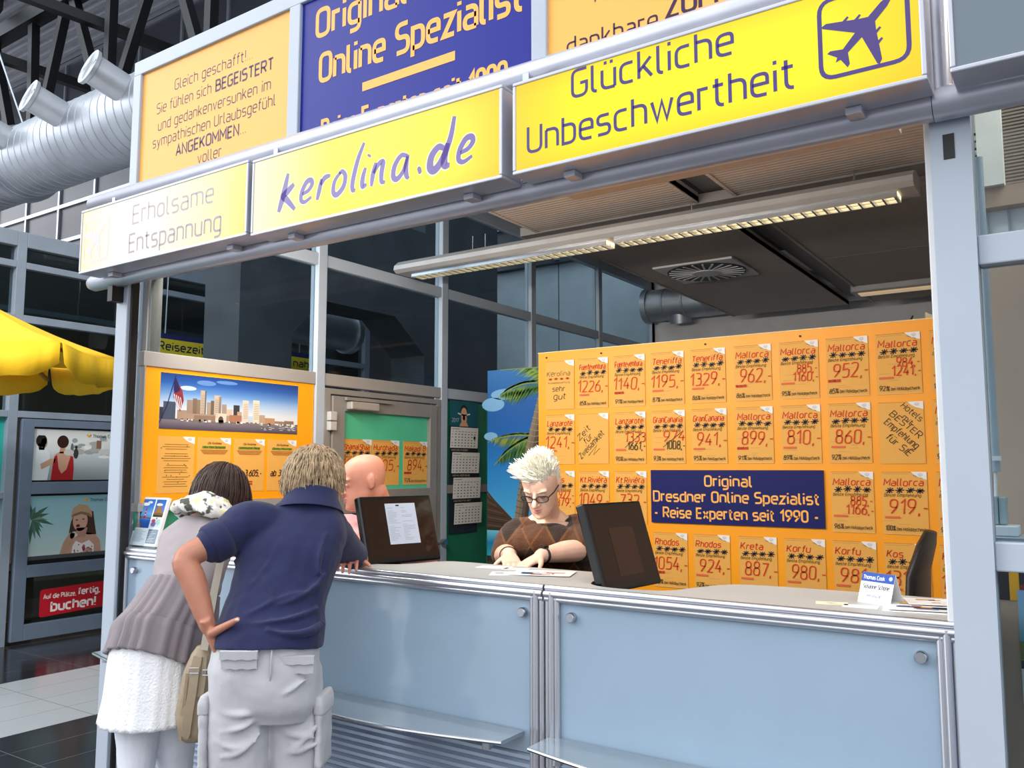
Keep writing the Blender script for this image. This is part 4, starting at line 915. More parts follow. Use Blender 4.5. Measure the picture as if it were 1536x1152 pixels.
def tour(y0, price, hd, label):
    w_, h_ = .208, .287; P = wsheet(y0, 1.445, w_, h_, PAPER); corner(P, w_, h_, 0)
    P.text('USA Rundreise', w_ * .5, h_ * .88, .011, '5A3A20', 1.5, align='c', slant=.15, fit=.085); P.rect(.028, h_ * .80, .175, h_ * .845, '7F9A2E'); P.text(hd, w_ * .5, h_ * .807, .011, '2A3A18', 1.7, align='c', slant=.15, fit=.135)
    for q in range(4): P.rect(.018 + .006 * q, h_ * (.765 - .022 * q), w_ - .018 - .006 * q, h_ * (.765 - .022 * q) + .0028, 'A8652C')
    P.up(); P.text('ab ' + price, w_ * .5, h_ * .29, .032, '4A1D1E', 1.7, align='c', slant=.22, fit=.165)
    P.rect(w_ * .38, h_ * .17, w_ * .62, h_ * .195, 'B8401E'); P.rect(w_ * .38, h_ * .125, w_ * .62, h_ * .15, 'B8401E')
    return tag(P.build('tour_flyer', M_PRINT), label, 'flyer', 'tour flyers on the orange panel')
tour(.363, '3.299,-', 'New York Sensation', 'orange tour flyer partly behind the brown-haired woman')
tour(.592, '3.605,-', 'Westküsten Reise', 'orange tour flyer priced 3.605, third on the orange panel')
tour(.824, '3.137,-', 'Rocky Mountain', 'orange tour flyer priced 3.137, partly behind the grey-haired man')
P = wsheet(.134, 1.445, .212, .287, PAPER); corner(P, .212, .287, 0)
for q in range(19):
    if q in (3, 8, 13): continue
    L = random.uniform(.05, .085); P.rect(.106 - L, .245 - q * .0118, .106 + L, .2475 - q * .0118, '8E6530')
for q in range(16): P.ell(random.uniform(.015, .197), random.uniform(.03, .26), .003, .003, '5E4322', 6)
tag(P.build('text_flyer', M_PRINT), 'orange flyer of small centred print, first on the orange panel', 'flyer')
# ---- door in bay two
dr = thing('door', 'warm grey framed door with a green pane in the left wall', 'door', (XW, 1.8, 0))
m_df = mat('door_frame_grey', '8E8A85', .45, .05)
y0, y1, zt = 1.255, 2.345, 2.06
c = MB(); c.box(XW - .05, XW + .012, y0 - .02, y0 + .03, 0, zt).box(XW - .05, XW + .012, y1 - .03, y1 + .02, 0, zt).box(XW - .05, XW + .012, y0 + .03, y1 - .03, zt - .035, zt); c.build('door_frame', m_df, dr, bevel=.003)
lf = MB(); a, b_ = y0 + .04, y1 - .04
lf.box(XW - .045, XW + .022, a, a + .105, .02, 2.015).box(XW - .045, XW + .022, b_ - .075, b_, .02, 2.015).box(XW - .045, XW + .022, a + .105, b_ - .075, 1.925, 2.015).box(XW - .045, XW + .022, a + .105, b_ - .075, 1.29, 1.435).box(XW - .045, XW + .022, a + .105, b_ - .075, .02, .25)
lf.build('door_leaf', m_df, dr, bevel=.003)
MB().box(XW - .012, XW - .006, a + .105, b_ - .075, 1.435, 1.925).build('green_pane', mat('mint_green_panel', '55C79A', .4, var=.04), dr)
MB().box(XW - .012, XW - .006, a + .105, b_ - .075, .25, 1.29).build('green_pane', mat('dark_green_panel', '2E8A68', .4, var=.04), dr)
c = MB(); c.box(XW + .022, XW + .075, a + .11, a + .36, 1.935, 1.985); c.build('door_closer', mat('closer_silver', 'B9B4AE', .35, .3), dr, bevel=.008)
MB().box(XW + .03, XW + .05, a + .09, a + .5, 1.992, 2.012).build('closer_arm', m_df, dr)
for z in (1.80, 1.86, .3): MB().box(XW + .01, XW + .045, y0 + .0, y0 + .055, z, z + .055).build('hinge', mat('hinge_silver', 'C9C8C8', .35, .2), dr, bevel=.004)
c = MB(); c.cyl((XW + .02, b_ - .035, 1.05), (XW + .075, b_ - .035, 1.05), .01, 10); c.cyl((XW + .07, b_ - .03, 1.05), (XW + .07, b_ - .15, 1.05), .01, 10); c.build('handle', M_STEEL, dr, smooth='auto')
MB().cyl((XW + .0, y1 + .035, 1.05), (XW + .05, y1 + .035, 1.05), .024, 16).build('lock_knob', M_STEEL, dr)
DH = dict(U=UY, w_=.262, h_=.30)
for q, (yy_, nm, pr, pc) in enumerate(((1.405, 'ShamalShaa', '1024,-', ''), (1.672, 'Hurghada', '905,-', ''), (1.975, 'Makadi B', '894,-', '92'))):
    flyer(0, 0, ('orange flyer for a Red Sea hotel, leftmost on the green door pane', 'orange flyer handwritten Hurghada on the green door pane, behind the bald head', 'orange flyer handwritten Makadi with 894 euro on the green door pane')[q], nm, pr, pc, 'flyers on the green door pane', O=(XW - .0035, yy_, 1.46), U=UY, w_=.252 if q == 2 else .262, h_=.295, date='21.09.17' if q == 2 else '')
P = wsheet(1.948 - .005, 1.46, .032, .295, PAPER, x=XW - .0036)
P = Print((XW - .0032, 1.94, 1.46), UY, (0, 0, 1)); P.slab(0, 0, .03, .29, .001, PAPER)
for o in ():
    pass
# calendar on a green pane in bay three
struct(MB().box(XW - .018, XW - .012, 2.44, 3.0, .1, 2.06).build('window_41', mat('emerald_pane', '1F7A5C', .35)))
struct(MB().box(XW - .05, XW + .0, 2.95, 2.99, .1, 2.06).build('trim_42', mat('dark_green_post', '1C6A52', .4)))
struct(MB().box(XW - .05, XW + .004, 2.436, 2.95, 1.39, 1.45).build('trim_43', m_df))
cal = thing('wall_calendar', 'tall 2017 wall calendar of four month sheets on the green pane', 'calendar', (XW, 2.66, 1.2))
P = wsheet(2.475, 1.88, .33, .185, '1E5F6C', x=XW + .004); P.up(); P.ell(.165, .06, .035, .05, 'D8A888', 18).ell(.165, .11, .045, .05, '2A2426', 18); P.up(); P.ell(.165, .095, .036, .045, 'E0B494', 18).ell(.165, .065, .014, .02, '5A2420', 14).poly([(.09, .09), (.165, .075), (.24, .09), (.24, .1), (.165, .088), (.09, .1)], 'ECECEA').poly([(.11, 0), (.22, 0), (.2, .03), (.13, .03)], 'D8A888'); P.text('2017', .02, .03, .026, 'D4E4E6', 1.1, fit=.08)
P.build('picture_sheet', M_PRINT, cal)
MB().box(XW - .004, XW + .001, 2.475, 2.81, 1.10, 1.88).build('backing_board', mat('calendar_backing', '1E2A36', .6), cal)
for q in range(4):
    zb = 1.72 - q * .185; sh = -.0 + .012 * q; tl = .012 * math.sin(q * 1.7)
    P = Print((XW + .006 + .004 * q, 2.475 + sh, zb), (.02, 1, 0), (.05, tl, 1)); P.slab(0, 0, .325, .152, .001, 'E4E2DC'); P.up()
    P.rect(.01, .135, .10, .141, '9A9892')
    for a in range(8):
        for b_ in range(6):
            if b_ == 5 or random.random() < .92: P.rect(.012 + a * .038, .012 + b_ * .021, .012 + a * .038 + (.016 if b_ < 5 else .024), .012 + b_ * .021 + (.008 if b_ < 5 else .004), '6E6C6A' if a else 'A8A6A2')
    if q == 0: P.up(); P.rect(.27, .065, .295, .088, '22201E')
    P.build('month_sheet', M_PRINT, cal)
    if q < 3:
        P = Print((XW + .006 + .004 * q, 2.475 + sh, zb - .032), (.02, 1, 0), (0, 0, 1)); P.slab(0, 0, .33, .03, .001, '1A1A1C'); P.text(('MAERZ BIS IM HERBST', 'MACH MAL WIEDER URLAUB', 'UND RICHTIG WEIT')[q], .012, .010, .011, 'C9C4B4', 1.4, fit=.2); P.build('slogan_strip', M_PRINT, cal)
# palm poster board
YP = 2.62
def palm():
    P = Print((-3.325, YP, .55), (1, 0, 0), (0, 0, 1)); w_, h_ = .66, 1.73; P.slab(0, -.55, w_, h_, .012, '2D86C8'); P.up()
    P.grad(0, .45, w_, h_, ['7CC3E2', '4AA6DC', '2C86CC', '2467B4', '2A5FA8', '3C78B8'], 16); P.grad(0, .36, w_, .47, ['2F9CC0', '1F6F9C', '3E93BE'], 4); P.grad(0, 0, w_, .36, ['2A2522', '3A332D', '4A4038'], 4); P.up()
    for u, v, a, b_ in ((.05, 1.48, .10, .05), (.15, 1.55, .12, .04), (.03, 1.25, .06, .03)): P.ell(u, v, a, b_, '7FB2DC', 16)
    P.up()
    # thatched hut
    P.poly([(0, .86), (.06, .80), (.25, .64), (.25, .60), (0, .60)], '4A3A30')
    P.up()
    for q in range(9): P.stroke([V((0, .84 - q * .028)), V((.03 + q * .027, .80 - q * .025))], .005, '33261F' if q % 2 else '6A5546')
    P.rect(0, .36, .2, .60, '3A3029'); P.up(); P.grad(.0, .40, .13, .58, ['2FA3BE', '1E79A8', '6FC2DE'], 4); P.rect(.13, .3, .17, .62, '2B231E')
    P.up()
    def frond(u, v, ang, L, droop, c1, c2):
        pts = []; a = ang
        for i in range(15): pts.append(V((u, v))); u += math.cos(a) * L / 14; v += math.sin(a) * L / 14; a += droop / 14
        for i in range(1, 15):
            for s_ in (1, -1):
                d_ = (pts[i] - pts[i - 1]).normalized(); nrm = V((-d_.y, d_.x)) * s_
                for k_ in range(3):
                    b_ = pts[i - 1].lerp(pts[i], k_ / 3); ln = (.15 if s_ * (1 if math.cos(ang) > 0 else -1) < 0 else .09) * math.sin(PI * min(1, .18 + i / 17)) * random.uniform(.8, 1.15)
                    dr_ = (nrm * .55 + d_ * .75); tip = b_ + dr_ * ln + V((0, -.35 * ln))
                    m_ = b_.lerp(tip, .45) + V((0, .006)); pq = (tip - b_); pq = V((-pq.y, pq.x)).normalized() * .0065; q = [b_, m_ + pq, tip, m_ - pq]
                    P.poly([(max(0.002, min(w_ - .002, k.x)), min(h_ - .002, k.y)) for k in q], random.choice((c1, c2)))
        P.z += .0001; P.stroke([V((max(0.002, min(w_ - .002, k.x)), min(h_ - .002, k.y))) for k in pts], .006, '8A9A58')
    frond(.52, 1.60, 2.9, .45, .9, '6F9440', '4E7A3E'); P.up(); frond(.55, 1.62, 2.3, .5, .9, '8FB054', '5C8640'); P.up()
    frond(.60, 1.18, 2.75, .62, .75, '8C9A4C', '587A40'); P.up(); frond(.60, 1.25, 3.1, .6, .9, '54803F', '35603A'); P.up()
    frond(.6, 1.6, 1.9, .3, .6, '6E9A4A', '4B7840'); P.up(); frond(.55, 1.75, 4.2, .22, .2, '9A8A50', '6A7040'); P.up()
    frond(.6, 1.1, -1.6, .35, -.2, '5E8A44', '3F6A3A'); P.up()
    tr = [V((.23, .1)), V((.265, .45)), V((.30, .7)), V((.34, .95)), V((.40, 1.2)), V((.47, 1.45)), V((.56, 1.729))]
    pts = crom(tr, 6); n_ = len(pts)
    for i in range(n_ - 1):
        wd = .115 - .012 * i / n_; a, b_ = pts[i], pts[i + 1]
        cs = ('7A6A5A', '8C7E6C', '685A4C', '54483E')
        for k_ in range(4):
            x0_, x1_ = -wd / 2 + wd * k_ / 4, -wd / 2 + wd * (k_ + 1) / 4
            P.poly([(a.x + x0_, a.y), (a.x + x1_, a.y), (b_.x + x1_, b_.y), (b_.x + x0_, b_.y)], ('8A7C6A', '7C6E5E', '5E5248', '443A34')[k_])
    P.up()
    for i in range(0, n_ - 1):
        a = pts[i]; P.stroke([V((a.x - .055, a.y + .012)), V((a.x, a.y)), V((a.x + .05, a.y + .008))], .004, 'A29684' if i > n_ * .6 else '4A4038')
    return P
tag(palm().build('palm_poster', M_GLOSSP), 'tall beach poster of a leaning palm trunk and blue sky left of the orange board', 'poster')
# ================================================================== PASSAGE BEYOND THE GLASS
m_con = mat('dark_concrete', '40454D', .8, var=.2, vscale=3, bump=.25, bscale=14)
cf = thing('concrete_portal', 'dark concrete portal frame with sloping haunches behind the left glass wall', 'column', (-5.3, 3.5, 0))
MB().box(-5.75, -5.3, 1.95, 2.50, 0, 4.6).build('column', m_con, cf)
MB().box(-5.75, -5.3, 4.25, 5.55, 0, 4.6).build('column', m_con, cf)
c = MB(); c.prism([(-5.75, 2.50, 3.06), (-5.75, 4.25, 3.06), (-5.75, 4.25, 4.0), (-5.75, 2.50, 4.0)], (.45, 0, 0)); c.prism([(-5.75, 3.80, 3.06), (-5.75, 4.25, 2.72), (-5.75, 4.25, 3.06)], (.45, 0, 0)); c.prism([(-5.75, 2.5, 2.72), (-5.75, 2.85, 3.06), (-5.75, 2.5, 3.06)], (.45, 0, 0)); c.build('beam', m_con, cf)
sg = thing('hanging_sign', 'dark blue hanging sign with yellow plates behind the glass', 'sign', (-7.0, 3.3, 2.6))
P = Print((-7.0, 2.26, 2.62), UY, (0, 0, 1)); P.slab(0, 0, 2.08, .24, .04, '20285E'); P.up(); P.rect(.07, .045, .62, .19, 'D8C22E'); P.rect(1.40, .045, 2.03, .19, 'D8C22E'); P.text('Reisezeit', .10, .085, .072, '1B2040', 2.0, fit=.5, layer=True); P.text('so nah', 1.56, .085, .072, '1B2040', 2.0, fit=.42); P.build('sign_board', M_PRINT, sg)
for y in (2.42, 4.1): MB().cyl((-7.0, y, 2.86), (-7.0, y + .02, 3.9), .008, 6).build('hanger_wire', M_STEEL, sg)
tag(MB().cyl((-6.4, 3.0, 3.05), (-6.4, 4.25, 3.05), .2, 28).cyl((-6.4, 3.2, 3.2), (-6.4, 3.2, 3.9), .01, 6).cyl((-6.4, 4.1, 3.2), (-6.4, 4.1, 3.9), .01, 6).tube([(-6.4, 4.22, 3.05), (-6.4, 4.29, 3.05)], .23, 28).build('passage_duct', m_zinc, smooth='auto'), 'round duct ending in a flange behind the concrete portal', 'air duct')
for x in (-7.0, -6.4):
    o = MB().box(x - .03, x + .03, 2.35, 6.12, 3.88, 3.95).build('trim_95', M_ALU); struct(o)
# ---- shop across the passage
XS = -7.75
m_sf = mat('blue_grey_frame', '8C97A6', .42, .0); m_sd = mat('blue_grey_door', '6C7A8E', .42)
k = 50
def sbox(y0, y1, z0, z1, m=m_sf, x0=-.1, x1=.02):
    global k
    o = MB().box(XS + x0, XS + x1, y0, y1, z0, z1).build('trim_%d' % k, m, bevel=.004); struct(o); k += 1
for y0, y1 in ((-1.2, -1.12), (.10, .18), (1.375, 1.46), (2.60, 2.68), (3.8, 3.88), (5.0, 5.08), (5.9, 6.0)): sbox(y0, y1, 0, 3.74)
for y0, y1 in ((-1.12, .10), (.18, 1.375), (1.46, 2.60), (2.68, 3.8), (3.88, 5.0), (5.08, 5.9)):
    sbox(y0, y1, 3.60, 3.74); sbox(y0, y1, 3.40, 3.46); sbox(y0, y1, 2.90, 2.97); sbox(y0, y1, 2.03, 2.09)
    struct(MB().box(XS - .05, XS - .042, y0, y1, 2.09, 3.6).build('window_%d' % k, M_GLASSD)); k += 1
for y0, y1 in ((2.68, 3.8), (3.88, 5.0), (5.08, 5.9)):
    struct(MB().box(XS - .05, XS - .042, y0, y1, .05, 2.03).build('window_%d' % k, M_GLASSD)); k += 1
m_teal = mat('teal_panel', '2BA89C', .3)
for y0, y1 in ((-1.12, .10), (.18, 1.375)):
    sbox(y0, y1, 1.30, 1.36); sbox(y0, y1, 0.05, .3)
    for z0, z1 in ((.3, 1.30), (1.36, 2.03)): struct(MB().box(XS - .05, XS - .04, y0, y1, z0, z1).build('window_%d' % k, m_teal)); k += 1
struct(MB().box(-12, XS - .1, -1.2, 6.0, 3.66, 3.74).build('ceiling_shop', mat('shop_soffit', 'B9BCC0', .7)))
struct(MB().box(-12.1, -12, -1.2, 6.0, 0, 3.7).build('wall_shop_back', mat('dim_shop_wall', 'A8947F', .7)))
MB().box(XS - .9, XS - .86, -1.2, 6, 3.15, 3.2).build('trim_90', M_ALU)['kind'] = 'structure'
t_ = thing('counter_block', 'brown desk dimly visible behind the lowest pane of the shop door', 'desk', (XS - 1.5, 2.0, 0))
MB().box(XS - 1.9, XS - 1.2, 1.2, 2.3, 0, .5).build('desk_body', mat('tan_wood', '8A6A4E', .6), t_); MB().box(XS - 1.95, XS - 1.15, 1.15, 2.35, .5, .53).build('desk_top', mat('dark_wood', '4A382C', .5), t_)
sdr = thing('shop_door', 'blue-grey shop door with two travel posters and a red sticker', 'door', (XS, 2.0, 0))
a, b_ = 1.50, 2.56
c = MB().box(XS - .04, XS + .03, a, a + .11, .03, 2.02).box(XS - .04, XS + .03, b_ - .11, b_, .03, 2.02)
for z0, z1 in ((.03, .17), (.585, .695), (1.335, 1.445), (1.95, 2.02)): c.box(XS - .04, XS + .03, a + .11, b_ - .11, z0, z1)
c.build('door_leaf', m_sd, sdr, bevel=.004)
MB().box(XS - .005, XS + .005, a + .11, b_ - .11, .17, .585).build('glass_pane', M_GLASSD, sdr)
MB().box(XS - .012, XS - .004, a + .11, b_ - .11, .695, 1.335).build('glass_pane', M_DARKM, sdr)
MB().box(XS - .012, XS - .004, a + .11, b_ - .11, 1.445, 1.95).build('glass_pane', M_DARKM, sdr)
def tcook(P, u, v, s):
    P.up(); 
    for sg_, c_ in ((-1, 'F0B429'), (1, 'E8921E')): P.poly([(u, v), (u + sg_ * s * .5, v + s * .45), (u + sg_ * s * .45, v + s * .62), (u + sg_ * s * .2, v + s * .62), (u, v + s * .42)], c_)
    P.text('Thomas Cook', u + s * .8, v + .004, s * .55, '3E4650', 1.5, fit=.235)
w_, h_ = b_ - a - .24, .475
P = Print((XS + .003, a + .12, 1.46), UY, (0, 0, 1)); P.slab(0, 0, w_, h_, .004, 'AEB9BD'); P.up()
P.grad(0, 0, w_, h_, ['8A9598', '9CA7AB', 'B5BFC2', 'D5DADA', 'E4E6E4', 'D8DBD9'], 10); P.up()
for i in range(22):
    u, v = random.uniform(.36, .8), random.uniform(.2, .4); P.ell(u, v, random.uniform(.02, .07), random.uniform(.012, .03), random.choice(('E6E6E3', 'C2C6C6', '9BA3A6', 'B0AEA8', 'EFEFEC')), 12); P.z += .00003
P.rect(.60, .30, .65, .38, '8A6A54'); P.ell(.72, .27, .1, .03, 'C9CCCB', 14); P.up()
P.ell(.40, .25, .025, .05, '3A3C40', 12).ell(.40, .31, .014, .016, '2E2E30', 10).ell(.36, .3, .015, .05, '6A6C70', 10)
P.up(); P.poly([(0, 0), (.14, 0), (.16, .15), (.15, .25), (.10, .30), (.03, .31), (0, .29)], 'D9E0E2').poly([(.05, .28), (.10, .28), (.11, .34), (.04, .34)], 'B88A70').ell(.07, .365, .05, .06, '2A2220', 18).ell(.095, .345, .03, .045, 'B98C74', 14)
P.up(); P.poly([(.17, 0), (.37, 0), (.36, .12), (.37, .2), (.34, .245), (.30, .27), (.24, .265), (.2, .24), (.18, .15)], 'C79A82'); P.poly([(.24, .25), (.30, .25), (.29, .33), (.25, .33)], 'BE9078')
P.up(); P.poly([(.17, 0), (.38, 0), (.385, .1), (.375, .22), (.35, .23), (.315, .1), (.27, .06), (.24, .11), (.22, .235), (.195, .22), (.18, .1)], 'A8282C'); P.poly([(.08, .1), (.2, .16), (.21, .2), (.16, .2), (.07, .15)], 'C79A82').ell(.27, .36, .055, .06, '3A221C', 18).ell(.33, .26, .05, .03, 'C9C4C0', 12)
P.up(); P.rect(.03, h_ - .06, .1, h_ - .005, 'D6DEE2'); tcook(P, .52, h_ - .07, .05); P.build('street_poster', M_GLOSSP, sdr, label='grey street poster of a couple seen from behind')
P = Print((XS + .003, a + .12, .735), UY, (0, 0, 1)); h_ = .58; P.slab(0, 0, w_, h_, .004, '9CC4CC'); P.up(); P.grad(0, 0, w_, h_, ['C9D6D4', 'B5D0D2', 'A2C8CF', '95C0CA', '8DBAC6'], 10); P.up()
for i in range(16):
    an = 2.6 - i * .30; L = random.uniform(.12, .22); d_ = V((math.cos(an), math.sin(an))); q = V((.02, .36)); tip = q + d_ * L + V((0, -.03))
    nn_ = V((-d_.y, d_.x)); pl = [(q + nn_ * .004), (q + d_ * L * .5 + nn_ * .018), tip, (q + d_ * L * .5 - nn_ * .018)]
    P.poly([(max(.001, k_.x), k_.y) for k_ in pl], random.choice(('5A7A66', '466A5A', '7A9480'))); P.z += .00003
P.up(); P.poly([(.28, 0), (.70, 0), (.68, .14), (.63, .20), (.56, .22), (.46, .22), (.36, .2), (.32, .14)], 'C49A86'); P.poly([(.56, .2), (.64, .2), (.62, .3), (.6, .42), (.54, .44), (.40, .40), (.38, .30), (.37, .22), (.42, .24)], '4A362E')
P.up(); P.poly([(.44, .18), (.53, .18), (.55, .27), (.44, .27)], 'B78A76').ell(.475, .335, .072, .098, 'CCA28C', 24); P.up(); P.poly([(.385, .40), (.40, .46), (.46, .495), (.54, .48), (.585, .42), (.59, .37), (.555, .385), (.48, .405), (.41, .38), (.39, .34)], 'B99878'); P.up(); P.poly([(.385, .37), (.40, .40), (.48, .425), (.56, .405), (.59, .37), (.58, .36), (.55, .38), (.48, .40), (.41, .38)], '8A6A50')
P.ell(.455, .29, .02, .014, '6A2A2A', 12).ell(.44, .345, .014, .006, '5A443A', 10).ell(.505, .35, .014, .006, '5A443A', 10)
P.poly([(.40, 0), (.62, 0), (.62, .10), (.57, .15), (.50, .12), (.44, .15), (.41, .1)], 'E9E3DE'); P.up()
for i in range(14): P.ell(random.uniform(.42, .6), random.uniform(.01, .11), .007, .007, '8A4A5A', 8)
P.poly([(.30, .02), (.36, .04), (.42, .16), (.43, .22), (.38, .23), (.33, .14)], 'BE9480').ell(.42, .205, .035, .022, 'D9CFC6', 14).ell(.40, .2, .02, .03, 'C49A86', 12).ell(.56, .05, .05, .028, 'BE9480', 14).ell(.52, .08, .014, .03, 'B8487A', 12)
P.up(); P.rect(0, 0, w_, .035, '4E5054'); tcook(P, .52, h_ - .065, .05); P.build('beach_poster', M_GLOSSP, sdr, label='pale blue poster of a woman in a hat')
P = Print((XS + .007, a + .25, .21), UY, (0, 0, 1)); P.poly([q[:] for q in [(p_.x, p_.y) for p_ in rpath([(0, .0, 0), (0, .25, 0), (.62, .27, 0), (.62, .03, 0)], True, .03)]], 'C0202E')
P.text('Auf die Plätze,', .035, .165, .038, 'F6EDEA', 1.9, fit=.30); P.text('fertig,', .36, .17, .055, 'F6EDEA', 2.3, fit=.21); P.text('buchen!', .11, .05, .08, 'F6EDEA', 2.3, fit=.42); P.build('red_sticker', M_GLOSSP, sdr, label='red sticker reading Auf die Plätze, fertig, buchen!')
# ================================================================== YELLOW MARKET UMBRELLA
um = thing('market_umbrella', 'big yellow market umbrella at the left edge of the photo', 'umbrella', (-6.15, .45, 0))
C0 = V((-5.30, .536, 2.40)); eL = V((-.435, -.90, 0)); eR = V((-.585, .81, 0)); bis = (eL.normalized() + eR.normalized()).normalized(); RU = .92
ctr = C0 + bis * RU; a0 = math.atan2(-bis.y, -bis.x)
cor = [ctr + V((math.cos(a0 + i * PI / 3), math.sin(a0 + i * PI / 3), 0)) * RU for i in range(6)]; apex = ctr + V((0, 0, .36))
m_yel = mat('yellow_canopy_fabric', 'F7C218', .75, var=.04, bump=.1, bscale=40)
nn_ = m_yel.node_tree; bs = nn_.nodes['Principled BSDF']; bs.inputs['Subsurface Weight'].default_value = 0
c = MB(); NU = 10
for i in range(6):
    a, b_ = cor[i], cor[(i + 1) % 6]
    for u in range(NU):
        for v in range(6):
            def pt(uu, vv):
                e = a.lerp(b_, uu / NU); p_ = e.lerp(apex, vv / 6); sag = .03 * math.sin(PI * vv / 6) + .035 * math.sin(PI * uu / NU) * (1 - vv / 6); return p_ - V((0, 0, sag))
            c.add([pt(u, v), pt(u + 1, v), pt(u + 1, v + 1), pt(u, v + 1)], [(0, 1, 2, 3)])
o = c.build('canopy', m_yel, um, smooth=True); so = o.modifiers.new('thick', 'SOLIDIFY'); so.thickness = .004
for nm, dep, off, scal in (('valance', .215, .012, .07),):
    for i in range(6):
        c = MB(); a, b_ = cor[i], cor[(i + 1) % 6]; out = ((a + b_) / 2 - ctr); out.z = 0; out.normalize(); NV = 16
        top = []; bot = []
        for u in range(NV + 1):
            f_ = u / NV; e = a.lerp(b_, .004 + f_ * .992) - V((0, 0, .035 * math.sin(PI * f_))) + out * off
            d_ = dep * (1 - .0 * f_) - scal * (abs(2 * f_ - 1) ** 6) + .006 * math.sin(f_ * 25)
            top.append(e); bot.append(e - V((0, 0, d_)) + out * (.02 * math.sin(f_ * 19) + .02))
        for u in range(NV): c.add([bot[u], bot[u + 1], top[u + 1], top[u]], [(0, 1, 2, 3)])
        o = c.build(nm, m_yel, um, smooth=True); so = o.modifiers.new('thick', 'SOLIDIFY'); so.thickness = .004
MB().cyl((ctr.x, ctr.y, .06), (ctr.x, ctr.y, apex.z + .02), .024, 16).build('pole', M_ALU, um)
c = MB(); c.tube([(ctr.x, ctr.y, .0), (ctr.x, ctr.y, .06), (ctr.x, ctr.y, .08)], [.14, .14, .05], 28); c.build('base', M_DARKM, um)
for q in cor: MB().beam(apex - V((0, 0, .12)), q - V((0, 0, .11)) + (ctr - q) * .01, .02, .025).build('rib', mat('wood_rib', '8A6A42', .6), um)
# ================================================================== PEOPLE
FW, RT, UP = _f, _r, _u; CP = V((.2842, -2.3925, 1.57))
def at(px, py, d): return CP + (FW + RT * ((px - 768) / 1273.56) - UP * ((py - 576) / 1273.56)) * d
def cr3(a, b_, c_, d_, t): return .5 * ((2 * b_) + (c_ - a) * t + (2 * a - 5 * b_ + 4 * c_ - d_) * t * t + (3 * b_ - a - 3 * c_ + d_) * t ** 3)
def limb(w, pts, n=16, sub=5):
    """pts: (pos, radius or (ra, rb)); smooth tapering limb with rounded ends"""
    P_ = [V(p[0]) for p in pts]; R2 = [p[1] if isinstance(p[1], tuple) else (p[1], p[1]) for p in pts]
    P_ = [P_[0] * 2 - P_[1]] + P_ + [P_[-1] * 2 - P_[-2]]; R2 = [R2[0]] + R2 + [R2[-1]]; q = []; r = []
    for i in range(1, len(P_) - 2):
        for k_ in range(sub):
            t = k_ / sub; q.append(cr3(*P_[i - 1:i + 3], t)); r.append(tuple(max(.002, cr3(*[x[j] for x in R2[i - 1:i + 3]], t)) for j in (0, 1)))
    q.append(P_[-2]); r.append(R2[-2])
    d0 = (q[0] - q[1]).normalized(); d1_ = (q[-1] - q[-2]).normalized(); m0, m1 = min(r[0]), min(r[-1])
    q = [q[0] + d0 * m0 * .9, q[0] + d0 * m0 * .6] + q + [q[-1] + d1_ * m1 * .6, q[-1] + d1_ * m1 * .9]
    sc = lambda t, f_: (t[0] * f_, t[1] * f_); r = [sc(r[0], .35), sc(r[0], .8)] + r + [sc(r[-1], .8), sc(r[-1], .35)]
    w.tube(q, r, n)
def loft(w, secs, n=28, sub=4, pw=2.4, cap=True, wav=None):
    """secs: (centre, half-width vector, half-depth vector[, back half-depth factor])"""
    S_ = [(V(s[0]), V(s[1]), V(s[2])) for s in secs]; S_ = [tuple(a * 2 - b_ if j == 0 else a for j, (a, b_) in enumerate(zip(S_[0], S_[1])))] + S_ + [tuple(a * 2 - b_ if j == 0 else a for j, (a, b_) in enumerate(zip(S_[-1], S_[-2])))]
    rings = []
    for i in range(1, len(S_) - 2):
        for k_ in range(sub):
            t = k_ / sub; rings.append(tuple(cr3(*[x[j] for x in S_[i - 1:i + 3]], t) for j in range(3)))
    rings.append(S_[-2]); vs = []
    for ri, (c_, a, b_) in enumerate(rings):
        for j in range(n):
            an = 2 * PI * j / n; ca, sa = math.cos(an), math.sin(an)
            k_ = (abs(ca) ** pw + abs(sa) ** pw) ** (-1 / pw)
            if wav: k_ *= 1 + wav(an, ri / (len(rings) - 1))
            vs.append(c_ + a * ca * k_ + b_ * sa * k_)
    m = len(rings); fs = [(i * n + j, i * n + (j + 1) % n, (i + 1) * n + (j + 1) % n, (i + 1) * n + j) for i in range(m - 1) for j in range(n)]
    if cap: fs += [tuple(range(n - 1, -1, -1)), tuple(range((m - 1) * n, m * n))]
    w.add(vs, fs); return w
def ball(w, c_, a, b_, d_, n=16, m=10):
    """ellipsoid with three half-axis vectors"""
    c_, a, b_, d_ = V(c_), V(a), V(b_), V(d_); vs = [c_ + d_]
    for i in range(1, m):
        th = PI * i / m
        for j in range(n): vs.append(c_ + (a * math.cos(2 * PI * j / n) + b_ * math.sin(2 * PI * j / n)) * math.sin(th) + d_ * math.cos(th))
    vs.append(c_ - d_); fs = [(0, 1 + (j + 1) % n, 1 + j)[::-1] for j in range(n)]
    for i in range(m - 2): fs += [(1 + i * n + j, 1 + (i + 1) * n + j, 1 + (i + 1) * n + (j + 1) % n, 1 + i * n + (j + 1) % n) for j in range(n)]
    L = len(vs) - 1; fs += [(L, 1 + (m - 2) * n + j, 1 + (m - 2) * n + (j + 1) % n) for j in range(n)]
    w.add(vs, fs)
def frame(f_, up=(0, 0, 1)):
    f_ = V(f_).normalized(); r = f_.cross(V(up)).normalized(); return r, f_, r.cross(f_)
